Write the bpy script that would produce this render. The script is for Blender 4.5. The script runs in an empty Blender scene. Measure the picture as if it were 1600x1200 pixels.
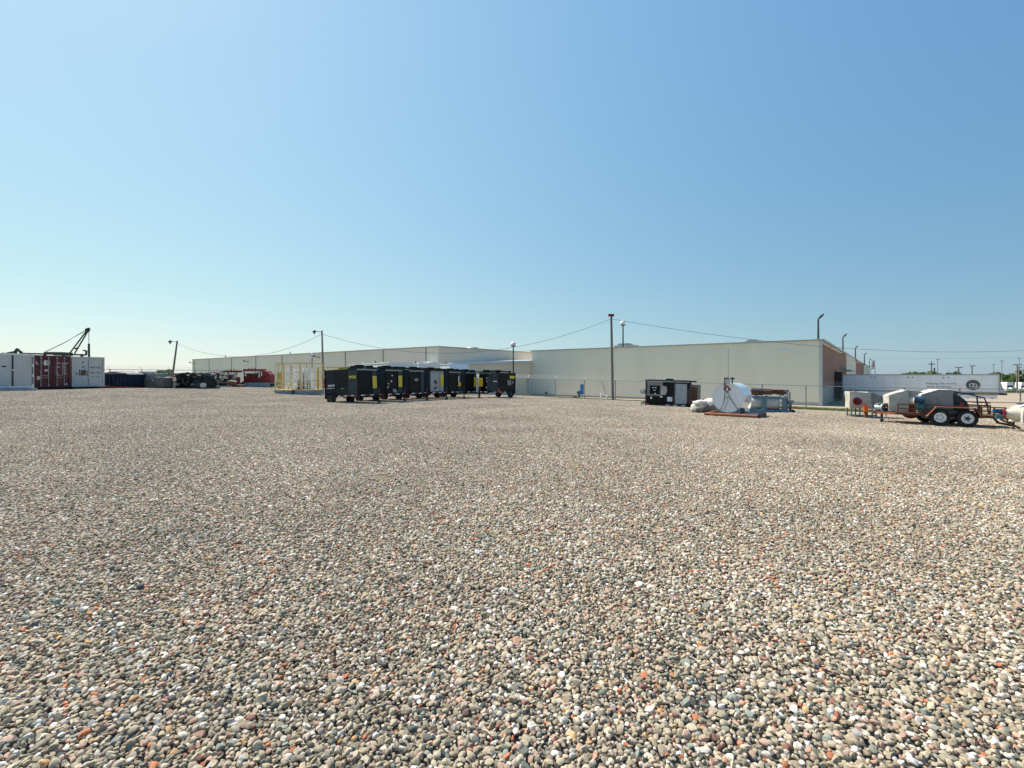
import bpy, bmesh, math, random
import numpy as np
from mathutils import Vector, Matrix, noise
R = math.radians
random.seed(7); rng = np.random.default_rng(11)
S = bpy.context.scene
COL = S.collection
EYE, F, HZ = 1.65, 740.0, 585.5           # eye height, focal length in pixels of a 1600 wide frame, horizon row

# ------------------------------------------------------------------ terrain
CTRL = np.array([
 (0,0,1.65),(-8,0,1.65),(8,0,1.65),(0,8,1.65),(-10,10,1.64),(10,10,1.7),(0,18,1.72),(-14,20,1.66),(-25,25,1.45),(5,28,1.95),
 (-12.5,32,1.82),(-8,31,1.84),(-5,37,1.92),(-1,43,2.08),(-37.5,38.5,1.2),(-37,33,1.15),(-36.5,42.5,1.22),
 (-37.9,46,1.34),(-32.2,48,1.40),(-32,58,1.47),(-19.2,43,1.72),(9.9,46.5,2.50),(.75,55.5,2.45),(10.6,50.3,2.72),
 (28.1,41,3.12),(37.3,36.1,3.2),(11.3,34,2.24),(10.3,22.5,2.0),(14.6,27,2.14),(16.8,23,2.02),(17.5,19.3,2.1),(21.5,17.5,2.1),
 (3.1,76.8,3.30),(34.2,52.5,3.40),(47,68,3.45),(60,58,3.35),(-38,76,1.66),(-43,50,1.48),(-11,64,2.55),(-81,119,2.4),
 (189,180,6.6),(120,110,4.9),(-150,150,3.2),(-300,300,6),(0,300,7),(300,300,9),(-80,40,1.3),(-60,10,1.4),(40,5,2.2),(80,30,3.4),
 (0,-60,1.7),(-80,-60,1.6),(80,-60,2.2),(0,1500,14),(-1500,1000,14),(1500,1000,14),(0,-1500,6),(-2500,2500,16),(2500,2500,16)], float)
def _k(a, b):
    d2 = ((a[:, None, :] - b[None, :, :])**2).sum(-1)
    return np.sqrt(d2 + 25.0)
_n = len(CTRL)
_A = np.zeros((_n+3, _n+3)); _A[:_n,:_n] = _k(CTRL[:,:2], CTRL[:,:2]) - 0.03*np.eye(_n)
_A[:_n,_n] = 1; _A[:_n,_n+1:] = CTRL[:,:2]; _A[_n:,:_n] = _A[:_n,_n:].T
_W = np.linalg.solve(_A, np.concatenate([CTRL[:,2], [0,0,0]]))
def gza(xy):
    xy = np.asarray(xy, float)
    return EYE - (_k(xy, CTRL[:,:2]) @ _W[:_n] + _W[_n] + xy @ _W[_n+1:])
def gz(x, y): return float(gza([(x, y)])[0])
def gslope(x, y, dx, dy):                  # rise along a unit direction
    return (gz(x+dx, y+dy) - gz(x-dx, y-dy)) / 2
def P(px, d, py=None):
    x = (px-800)/F*d
    return Vector((x, d, gz(x, d) if py is None else EYE-(py-HZ)*d/F))

# ------------------------------------------------------------------ materials
MATS = {}
def mat(name, col, rough=.6, metal=0., var=.12, scale=3., bump=0., stain=None, stain_amt=.5, stain_scale=1.5, stretch=(1,1,1), coat=0.):
    if name in MATS: return MATS[name]
    m = bpy.data.materials.new(name); m.use_nodes = True
    nt = m.node_tree; N = nt.nodes; L = nt.links
    b = N['Principled BSDF']; b.inputs['Roughness'].default_value = rough; b.inputs['Metallic'].default_value = metal
    b.inputs['Coat Weight'].default_value = coat
    tc = N.new('ShaderNodeTexCoord'); mp = N.new('ShaderNodeMapping'); mp.inputs['Scale'].default_value = stretch
    L.new(tc.outputs['Object'], mp.inputs['Vector'])
    n1 = N.new('ShaderNodeTexNoise'); n1.inputs['Scale'].default_value = scale; n1.inputs['Detail'].default_value = 6
    L.new(mp.outputs[0], n1.inputs['Vector'])
    mr = N.new('ShaderNodeMapRange'); mr.inputs['From Min'].default_value = .3; mr.inputs['From Max'].default_value = .7
    mr.inputs['To Min'].default_value = 1-var; mr.inputs['To Max'].default_value = 1+var
    L.new(n1.outputs['Fac'], mr.inputs['Value'])
    mx = N.new('ShaderNodeVectorMath'); mx.operation = 'SCALE'; mx.inputs[0].default_value = col[:3]
    L.new(mr.outputs[0], mx.inputs['Scale'])
    out = mx.outputs[0]
    if stain:
        n2 = N.new('ShaderNodeTexNoise'); n2.inputs['Scale'].default_value = stain_scale; n2.inputs['Detail'].default_value = 9; n2.inputs['Roughness'].default_value = .65
        L.new(mp.outputs[0], n2.inputs['Vector'])
        r2 = N.new('ShaderNodeMapRange'); r2.inputs['From Min'].default_value = .5; r2.inputs['From Max'].default_value = .68; r2.inputs['To Max'].default_value = stain_amt
        L.new(n2.outputs['Fac'], r2.inputs['Value'])
        mm = N.new('ShaderNodeMix'); mm.data_type = 'RGBA'; L.new(r2.outputs[0], mm.inputs[0]); L.new(out, mm.inputs[6]); mm.inputs[7].default_value = (*stain, 1)
        out = mm.outputs[2]
    L.new(out, b.inputs['Base Color'])
    if bump:
        bp = N.new('ShaderNodeBump'); bp.inputs['Strength'].default_value = bump; bp.inputs['Distance'].default_value = .03
        L.new(n1.outputs['Fac'], bp.inputs['Height']); L.new(bp.outputs[0], b.inputs['Normal'])
    MATS[name] = m; return m
M = dict(
 blk=mat('black_paint', (.0035,.005,.0065), .45, var=.3, stain=(.022,.022,.021), stain_amt=.3),
 char=mat('charcoal_paint', (.009,.014,.017), .45, var=.2, stain=(.032,.033,.032), stain_amt=.35),
 slate=mat('slate_paint', (.036,.05,.06), .5, var=.15, stain=(.07,.068,.065), stain_amt=.4),
 silver=mat('silver_panel', (.33,.38,.40), .4, .3, var=.1),
 rubber=mat('tyre_rubber', (.018,.018,.018), .85, var=.2, stain=(.12,.11,.09), stain_amt=.4, stain_scale=6),
 wht=mat('white_paint', (.72,.74,.73), .45, var=.06, stain=(.45,.42,.36), stain_amt=.35, stain_scale=.8, stretch=(1,1,.3)),
 clean=mat('bright_white', (.82,.83,.82), .35, var=.03),
 offw=mat('aged_white', (.50,.54,.53), .5, var=.08, stain=(.38,.33,.27), stain_amt=.4, stretch=(1,1,.25)),
 tankw=mat('tank_gloss_white', (.80,.82,.82), .2, var=.03, stain=(.6,.57,.5), stain_amt=.2, coat=.6),
 yel=mat('notice_yellow', (.70,.60,.05), .5, var=.08), amber=mat('notice_amber', (.62,.40,.03), .5, var=.1),
 cage=mat('rail_yellow', (.64,.45,.12), .5, var=.12, stain=(.45,.28,.10), stain_amt=.4),
 palecage=mat('rail_cream', (.76,.72,.52), .5, var=.1),
 red=mat('red_paint', (.25,.018,.022), .45, var=.2, stain=(.12,.02,.02), stain_amt=.6, stain_scale=3),
 tapered=mat('tape_red', (.42,.015,.03), .4, var=.1), tapew=mat('tape_white', (.75,.75,.75), .4, var=.05),
 maroon=mat('maroon_paint', (.105,.018,.020), .55, var=.2, stain=(.16,.06,.04), stain_amt=.5, stretch=(1,1,.4)),
 navy=mat('navy_paint', (.008,.022,.055), .5, var=.25, stain=(.05,.03,.025), stain_amt=.5),
 bgrey=mat('skid_blue_grey', (.20,.28,.33), .55, var=.12, stain=(.16,.13,.10), stain_amt=.5),
 blue=mat('machine_blue', (.10,.20,.27), .5, var=.15, stain=(.10,.07,.05), stain_amt=.5, stain_scale=4),
 vblue=mat('valve_blue', (.006,.05,.105), .4, var=.15), teal=mat('valve_teal', (.015,.115,.15), .4, var=.15),
 signb=mat('sign_blue', (.005,.20,.55), .4, var=.05),
 rust=mat('rusty_steel', (.14,.058,.028), .8, var=.3, scale=6, bump=.3, stain=(.10,.04,.02), stain_amt=.7, stain_scale=5),
 orng=mat('orange_primer', (.27,.085,.035), .75, var=.3, scale=6, stain=(.10,.045,.03), stain_amt=.8, stain_scale=5),
 steel=mat('galvanised_steel', (.32,.34,.34), .45, .6, var=.15), dsteel=mat('dark_steel', (.05,.055,.055), .5, .3, var=.25),
 wood=mat('weathered_wood', (.20,.18,.155), .9, var=.25, scale=9, stretch=(3,3,.3), bump=.3),
 tarp=mat('canvas_grey', (.24,.245,.235), .85, var=.15, scale=5, bump=.25, stain=(.32,.30,.26), stain_amt=.4),
 tarpt=mat('canvas_tan', (.47,.44,.38), .85, var=.12, scale=5, bump=.25, stain=(.34,.30,.25), stain_amt=.5),
 tarpm=mat('canvas_mid', (.15,.148,.138), .85, var=.2, scale=5, bump=.25, stain=(.22,.21,.19), stain_amt=.4), tarpd=mat('canvas_dark', (.13,.125,.115), .85, var=.25, scale=5, bump=.25, stain=(.25,.23,.2), stain_amt=.4), seam=mat('seam_grey', (.62,.66,.68), .5),
 tarpl=mat('canvas_pale', (.60,.58,.53), .85, var=.12, scale=5, bump=.25, stain=(.40,.36,.30), stain_amt=.4),
 cream=mat('flange_cream', (.62,.56,.44), .5, var=.1), hose=mat('black_hose', (.02,.02,.02), .6),
 dred=mat('dark_red', (.16,.008,.012), .5, var=.2), lamp=mat('lamp_globe', (.85,.85,.83), .25, var=.02),
 cone=mat('cone_orange', (.75,.13,.02), .5, var=.05), glass=mat('dark_glass', (.02,.025,.03), .08, var=.02),
 wallg=mat('wall_paint_grey', (.80,.765,.625), .8, var=.03, scale=.4, stain=(.74,.70,.56), stain_amt=.55, stain_scale=.35, stretch=(1,1,.25)),
 wallt=mat('wall_paint_tan', (.82,.735,.61), .8, var=.035, scale=.4, stain=(.75,.67,.565), stain_amt=.5, stain_scale=.3, stretch=(1,1,.25)),
 annex=mat('annex_siding', (.80,.70,.56), .75, var=.04, scale=1, stretch=(2,2,.2)),
 coping=mat('coping_metal', (.42,.43,.40), .5, .2, var=.08), fascia=mat('fascia_metal', (.58,.64,.68), .4, .2, var=.06),
 joint=mat('wall_joint', (.20,.195,.18), .8), door=mat('door_paint', (.62,.66,.66), .5, var=.05), doorf=mat('door_frame_yellow', (.50,.36,.10), .6),
 trailer=mat('trailer_panel', (.80,.84,.85), .4, var=.05, scale=.8, stain=(.74,.77,.78), stain_amt=.4),
 ink=mat('dark_ink', (.045,.055,.065), .5, var=.05), ink2=mat('faded_ink', (.20,.23,.25), .6, var=.05),
 olive=mat('stripe_olive', (.27,.27,.17), .6, var=.1), stripeb=mat('stripe_navy', (.03,.05,.12), .5), striper=mat('stripe_red', (.26,.07,.06), .5, var=.2),
 bark=mat('bark', (.09,.07,.05), .9, var=.3, scale=8, bump=.4),
 roofg=mat('shed_roof', (.33,.35,.36), .5, var=.1), cable=mat('cable_black', (.05,.05,.055), .6),
 dbrown=mat('dark_brown_steel', (.05,.028,.022), .6, var=.3))

for k_ in ('blk','char','slate','rubber','navy'): M[k_].node_tree.nodes['Principled BSDF'].inputs['Specular IOR Level'].default_value = .22
def brick_mat():
    m = bpy.data.materials.new('painted_brick'); m.use_nodes = True; N = m.node_tree.nodes; L = m.node_tree.links
    b = N['Principled BSDF']; b.inputs['Roughness'].default_value = .85
    tc = N.new('ShaderNodeTexCoord'); sp = N.new('ShaderNodeSeparateXYZ'); cb = N.new('ShaderNodeCombineXYZ')
    L.new(tc.outputs['Object'], sp.inputs[0]); L.new(sp.outputs['Y'], cb.inputs[0]); L.new(sp.outputs['Z'], cb.inputs[1])
    br = N.new('ShaderNodeTexBrick'); br.inputs['Scale'].default_value = 2.2; br.inputs['Mortar Size'].default_value = .012
    br.inputs['Color1'].default_value = (.36,.185,.12,1); br.inputs['Color2'].default_value = (.30,.15,.10,1); br.inputs['Mortar'].default_value = (.33,.27,.23,1)
    L.new(cb.outputs[0], br.inputs['Vector'])
    n = N.new('ShaderNodeTexNoise'); n.inputs['Scale'].default_value = .5; n.inputs['Detail'].default_value = 5; L.new(tc.outputs['Object'], n.inputs['Vector'])
    mr = N.new('ShaderNodeMapRange'); mr.inputs['To Min'].default_value = .75; mr.inputs['To Max'].default_value = 1.2; L.new(n.outputs['Fac'], mr.inputs['Value'])
    v = N.new('ShaderNodeVectorMath'); v.operation = 'SCALE'; L.new(br.outputs['Color'], v.inputs[0]); L.new(mr.outputs[0], v.inputs['Scale'])
    L.new(v.outputs[0], b.inputs['Base Color']); return m
M['brick'] = brick_mat()

def leaf_mat(name, a, b_):
    m = bpy.data.materials.new(name); m.use_nodes = True; N = m.node_tree.nodes; L = m.node_tree.links
    b = N['Principled BSDF']; b.inputs['Roughness'].default_value = .6
    g = N.new('ShaderNodeNewGeometry'); rp = N.new('ShaderNodeValToRGB')
    rp.color_ramp.elements[0].color = (*a, 1); rp.color_ramp.elements[1].color = (*b_, 1)
    L.new(g.outputs['Random Per Island'], rp.inputs[0]); L.new(rp.outputs[0], b.inputs['Base Color'])
    tr = N.new('ShaderNodeBsdfTranslucent'); L.new(rp.outputs[0], tr.inputs['Color'])
    ms = N.new('ShaderNodeMixShader'); ms.inputs[0].default_value = .3
    L.new(b.outputs[0], ms.inputs[1]); L.new(tr.outputs[0], ms.inputs[2]); L.new(ms.outputs[0], N['Material Output'].inputs['Surface']); return m
M['leaf'] = leaf_mat('leaf_green', (.045,.095,.02), (.13,.19,.04))
M['blade'] = leaf_mat('grass_blade', (.09,.14,.03), (.26,.27,.09))

def ground_mat(name, ca, cb, scale, cc=None, bump=.2):
    m = bpy.data.materials.new(name); m.use_nodes = True; N = m.node_tree.nodes; L = m.node_tree.links
    b = N['Principled BSDF']; b.inputs['Roughness'].default_value = .95
    tc = N.new('ShaderNodeTexCoord')
    n = N.new('ShaderNodeTexNoise'); n.inputs['Scale'].default_value = scale; n.inputs['Detail'].default_value = 12; n.inputs['Roughness'].default_value = .7
    L.new(tc.outputs['Object'], n.inputs['Vector'])
    rp = N.new('ShaderNodeValToRGB'); e = rp.color_ramp.elements
    e[0].position = .35; e[0].color = (*ca, 1); e[1].position = .65; e[1].color = (*cb, 1)
    L.new(n.outputs['Fac'], rp.inputs[0]); out = rp.outputs[0]
    if cc:
        n2 = N.new('ShaderNodeTexNoise'); n2.inputs['Scale'].default_value = scale*.13; n2.inputs['Detail'].default_value = 6; L.new(tc.outputs['Object'], n2.inputs['Vector'])
        r2 = N.new('ShaderNodeMapRange'); r2.inputs['From Min'].default_value = .45; r2.inputs['From Max'].default_value = .62; L.new(n2.outputs['Fac'], r2.inputs['Value'])
        mm = N.new('ShaderNodeMix'); mm.data_type = 'RGBA'; L.new(r2.outputs[0], mm.inputs[0]); L.new(out, mm.inputs[6]); mm.inputs[7].default_value = (*cc, 1); out = mm.outputs[2]
    L.new(out, b.inputs['Base Color'])
    bp = N.new('ShaderNodeBump'); bp.inputs['Strength'].default_value = bump; L.new(n.outputs['Fac'], bp.inputs['Height']); L.new(bp.outputs[0], b.inputs['Normal'])
    return m
M['turf'] = ground_mat('dry_turf', (.13,.14,.06), (.24,.22,.12), 3, (.30,.26,.19))
M['conc'] = ground_mat('concrete', (.36,.29,.205), (.42,.34,.245), 1.2, (.33,.27,.19), .08)
M['bed'] = ground_mat('gravel_bed', (.10,.09,.075), (.22,.20,.17), 30)

def chain_mat():
    m = bpy.data.materials.new('chain_link'); m.use_nodes = True; N = m.node_tree.nodes; L = m.node_tree.links
    b = N['Principled BSDF']; b.inputs['Base Color'].default_value = (.36,.38,.38,1); b.inputs['Metallic'].default_value = .5; b.inputs['Roughness'].default_value = .5
    tc = N.new('ShaderNodeTexCoord'); sp = N.new('ShaderNodeSeparateXYZ'); L.new(tc.outputs['Object'], sp.inputs[0])
    vals = []
    for op in ('ADD', 'SUBTRACT'):
        a = N.new('ShaderNodeMath'); a.operation = op; L.new(sp.outputs['X'], a.inputs[0]); L.new(sp.outputs['Z'], a.inputs[1])
        s = N.new('ShaderNodeMath'); s.operation = 'MULTIPLY'; s.inputs[1].default_value = 1/.075; L.new(a.outputs[0], s.inputs[0])
        f = N.new('ShaderNodeMath'); f.operation = 'FRACT'; L.new(s.outputs[0], f.inputs[0])
        c = N.new('ShaderNodeMath'); c.operation = 'LESS_THAN'; c.inputs[1].default_value = .035; L.new(f.outputs[0], c.inputs[0]); vals.append(c)
    mx = N.new('ShaderNodeMath'); mx.operation = 'MAXIMUM'; L.new(vals[0].outputs[0], mx.inputs[0]); L.new(vals[1].outputs[0], mx.inputs[1])
    t = N.new('ShaderNodeBsdfTransparent'); ms = N.new('ShaderNodeMixShader'); L.new(mx.outputs[0], ms.inputs[0]); L.new(t.outputs[0], ms.inputs[1]); L.new(b.outputs[0], ms.inputs[2])
    L.new(ms.outputs[0], N['Material Output'].inputs['Surface']); return m
M['chain'] = chain_mat()

# ------------------------------------------------------------------ mesh helpers
class MB:
    def __init__(s): s.v = []; s.f = []; s.sm = []
    def add(s, vs, fs, smooth=False):
        o = len(s.v); s.v += [tuple(v) for v in vs]; s.f += [[i+o for i in f] for f in fs]; s.sm += [smooth]*len(fs); return s
    def box(s, x0, x1, y0, y1, z0, z1, mtx=None):
        vs = [Vector((x, y, z)) for z in (z0, z1) for y in (y0, y1) for x in (x0, x1)]
        if mtx: vs = [mtx @ v for v in vs]
        return s.add(vs, [(0,2,3,1),(4,5,7,6),(0,1,5,4),(2,6,7,3),(0,4,6,2),(1,3,7,5)])
    def beam(s, p, q, w, h=None):
        p = Vector(p); q = Vector(q); h = h or w; d = (q-p); L = d.length; d.normalize()
        up = Vector((0,0,1)) if abs(d.z) < .95 else Vector((1,0,0))
        r = d.cross(up).normalized(); u = r.cross(d)
        m = Matrix((d, r, u)).transposed().to_4x4(); m.translation = p
        return s.box(0, L, -w/2, w/2, -h/2, h/2, m)
    def cyl(s, p, q, r0, r1=None, n=12, cap=True):
        p = Vector(p); q = Vector(q); r1 = r0 if r1 is None else r1; d = (q-p).normalized()
        up = Vector((0,0,1)) if abs(d.z) < .95 else Vector((1,0,0))
        a = d.cross(up).normalized(); b = d.cross(a)
        ring = [a*math.cos(2*math.pi*i/n) + b*math.sin(2*math.pi*i/n) for i in range(n)]
        o = [p+c*r0 for c in ring] + [q+c*r1 for c in ring]
        s.add(o, [(i, (i+1)%n, n+(i+1)%n, n+i) for i in range(n)], True)
        if cap: s.add([p+c*r0 for c in ring], [tuple(range(n))[::-1]]); s.add([q+c*r1 for c in ring], [tuple(range(n))])
        return s
    def tube(s, pts, r, n=6):
        pts = [Vector(p) for p in pts]; rings = []
        for i, p in enumerate(pts):
            d = (pts[min(i+1, len(pts)-1)] - pts[max(i-1, 0)]).normalized()
            up = Vector((0,0,1)) if abs(d.z) < .9 else Vector((0,1,0))
            a = d.cross(up).normalized(); b = d.cross(a)
            rings += [p + (a*math.cos(2*math.pi*k/n) + b*math.sin(2*math.pi*k/n))*r for k in range(n)]
        fs = [(i*n+k, i*n+(k+1)%n, (i+1)*n+(k+1)%n, (i+1)*n+k) for i in range(len(pts)-1) for k in range(n)]
        fs += [tuple(range(n))[::-1], tuple((len(pts)-1)*n+k for k in range(n))]
        return s.add(rings, fs, True)
    def lathe(s, c, axis, prof, n=24):             # prof: (offset along axis, radius)
        c = Vector(c); d = Vector(axis).normalized(); up = Vector((0,0,1)) if abs(d.z) < .9 else Vector((1,0,0))
        a = d.cross(up).normalized(); b = d.cross(a); vs = []
        for h, r in prof: vs += [c + d*h + (a*math.cos(2*math.pi*k/n)+b*math.sin(2*math.pi*k/n))*r for k in range(n)]
        return s.add(vs, [(i*n+k, i*n+(k+1)%n, (i+1)*n+(k+1)%n, (i+1)*n+k) for i in range(len(prof)-1) for k in range(n)], True)
    def prism(s, poly, y0, y1, mtx=None):          # poly in (x,z), extruded along y
        n = len(poly); vs = [Vector((x, y0, z)) for x, z in poly] + [Vector((x, y1, z)) for x, z in poly]
        if mtx: vs = [mtx @ v for v in vs]
        return s.add(vs, [tuple(range(n)), tuple(range(n, 2*n))[::-1]] + [(i, n+i, n+(i+1)%n, (i+1)%n) for i in range(n)])
    def build(s, name, m, parent=None, loc=None):
        me = bpy.data.meshes.new(name); me.from_pydata(s.v, [], s.f); me.materials.append(m)
        me.polygons.foreach_set('use_smooth', s.sm)
        bm = bmesh.new(); bm.from_mesh(me); bmesh.ops.recalc_face_normals(bm, faces=bm.faces); bm.to_mesh(me); bm.free()
        if any(s.sm): me.set_sharp_from_angle(angle=R(40))
        o = bpy.data.objects.new(name, me); COL.objects.link(o)
        if parent: o.parent = parent
        if loc: o.location = loc
        return o
def tag(o, label, cat, group=None):
    o['label'] = label; o['category'] = cat
    if group: o['group'] = group
    return o
def thing(name, label, cat, loc, rz=0, group=None, tilt=(0,0)):
    o = bpy.data.objects.new(name, None); COL.objects.link(o); o.empty_display_size = .3
    o.location = loc; o.rotation_euler = (tilt[0], tilt[1], rz); return tag(o, label, cat, group)
def struct(o, kind='structure'): o['kind'] = kind; return o
def bx(name, m, parent, *a): return MB().box(*a).build(name, m, parent)

def text(name, body, size, org, right, nrm, m, parent, align='CENTER', stretch=1., depth=.004):
    cu = bpy.data.curves.new('lettering', 'FONT'); cu.body = body; cu.size = size; cu.extrude = depth; cu.align_x = align; cu.align_y = 'CENTER'; cu.resolution_u = 3
    o = bpy.data.objects.new('lettering', cu); COL.objects.link(o)
    dg = bpy.context.evaluated_depsgraph_get(); me = bpy.data.meshes.new_from_object(o.evaluated_get(dg))
    COL.objects.unlink(o); bpy.data.objects.remove(o)
    r = Vector(right); n = Vector(nrm); u = n.cross(r)
    mt = Matrix((r*stretch, u, n)).transposed().to_4x4(); mt.translation = Vector(org); me.transform(mt)
    me.materials.clear(); me.materials.append(m); me.name = name
    t = bpy.data.objects.new(name, me); COL.objects.link(t); t.parent = parent; return t

def wheel(parent, x, y, r, w, side, rimm=None):          # axle along local Y; side = outward sign
    rim = MB().lathe((x, y, r), (0,side,0), [(-w*.35,r*.6),(w*.42,r*.6),(w*.45,r*.55),(w*.2,r*.46),(w*.15,r*.3),(w*.33,r*.24),(w*.36,r*.12),(w*.36,.001)], 20)
    ro = rim.build('wheel', rimm or M['dsteel'], parent)
    MB().lathe((x, y, r), (0,side,0), [(-w*.4,r*.6),(-w*.5,r*.75),(-w*.48,r*.93),(-w*.3,r),(w*.3,r),(w*.48,r*.93),(w*.5,r*.75),(w*.44,r*.6)], 28).build('tyre', M['rubber'], ro)
    return ro

def drape(poly, y0, y1, amp, name, m, parent, cuts=7, seed=0., taper=0.):
    me = bpy.data.meshes.new(name); bm = bmesh.new(); n = len(poly)
    a = [bm.verts.new((x, y0, z)) for x, z in poly]; b = [bm.verts.new((x, y1, z)) for x, z in poly]
    bm.faces.new(a); bm.faces.new(b[::-1])
    for i in range(n): bm.faces.new((a[i], b[i], b[(i+1)%n], a[(i+1)%n]))
    bmesh.ops.triangulate(bm, faces=bm.faces)
    bmesh.ops.subdivide_edges(bm, edges=bm.edges, cuts=cuts, use_grid_fill=True)
    for v in bm.verts:
        p = v.co*2.6 + Vector((seed, seed*1.7, 3)); q = v.co*7 + Vector((seed, 1, seed))
        f_ = abs(noise.noise(v.co*4.3 + Vector((seed, 7, seed)))); d = noise.noise_vector(p)*amp + noise.noise_vector(q)*amp*.45 + Vector((.5,-.6,.4))*(f_-.2)*amp
        v.co += d
    bmesh.ops.recalc_face_normals(bm, faces=bm.faces); bm.to_mesh(me); bm.free(); me.materials.append(m)
    me.polygons.foreach_set('use_smooth', [True]*len(me.polygons)); 
    try: me.set_sharp_from_angle(angle=R(42))
    except Exception: pass
    o = bpy.data.objects.new(name, me); COL.objects.link(o); o.parent = parent; return o

# ------------------------------------------------------------------ ground sheets
FD = Vector((.883,-.468)); F0 = Vector((.75,55.5)); FN = Vector((.468,.883))     # main fence line: direction, a point, outward normal
def fence_side(x, y): return (x-F0.x)*FN.x + (y-F0.y)*FN.y                        # >0: beyond the fence
LF0, LF1 = Vector((-43.6,47.0)), Vector((-37.6,75.8))
def sheet(name, xs, ys, m, dz, keep=None):
    X, Y = np.meshgrid(xs, ys); xy = np.stack([X.ravel(), Y.ravel()], 1); z = gza(xy) + dz
    nx, ny = len(xs), len(ys); fs = []
    for j in range(ny-1):
        for i in range(nx-1):
            if keep is None or keep((xs[i]+xs[i+1])/2, (ys[j]+ys[j+1])/2): fs.append((j*nx+i, j*nx+i+1, (j+1)*nx+i+1, (j+1)*nx+i))
    me = bpy.data.meshes.new(name); me.from_pydata([(a, b, c) for (a, b), c in zip(xy, z)], [], fs); me.materials.append(m)
    bm = bmesh.new(); bm.from_mesh(me); bmesh.ops.delete(bm, geom=[v for v in bm.verts if not v.link_faces], context='VERTS'); bm.to_mesh(me); bm.free()
    me.polygons.foreach_set('use_smooth', [True]*len(me.polygons))
    o = bpy.data.objects.new(name, me); COL.objects.link(o); return struct(o)
near = list(np.arange(-100, 101, 4.)); far = [140,200,300,500,900,1600,2800,4500]
xs = [-f for f in far[::-1]] + near + far
ys = [-4500,-1600,-500,-200,-100,-60,-30] + list(np.arange(-12, 141, 4.)) + [180,240,340,520,900,1600,2800,4500]
sheet('ground', xs, ys, M['turf'], -.14)
def in_yard(x, y): return fence_side(x, y) < .4 and x > -75 + 0*y and not (x < -43.5 and y > 47) and not (-44 < x < -37 and y > 47 and (x-LF0.x) < (y-LF0.y)*.2083 - .2)
sheet('gravel_bed', np.arange(-80, 60.1, 1.), np.arange(-12, 80.1, 1.), M['bed'], -.035, lambda x, y: in_yard(x, y))
UD = Vector((.788,-.616)); VD = Vector((.616,.788)); C0 = Vector((34.2,52.5))
def uv(x, y): d = Vector((x, y))-C0; return d.dot(UD), d.dot(VD)
def paved(x, y):
    s = fence_side(x, y); u, v = uv(x, y)
    if u > 3: return s > 1.9 and x < 175 and y < 150 and u < 110
    if u > -39.4: return v > (-6.0 if u > -30 else -4.5) and v < 2 and s > .5
    return s > 3 and u > -60 and v < 3 and v > -20
sheet('pavement', np.concatenate([np.arange(-40, 60, 1.), np.arange(60, 176, 4.)]), np.concatenate([np.arange(20, 80, 1.), np.arange(80, 151, 4.)]), M['conc'], -.055, paved)

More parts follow.
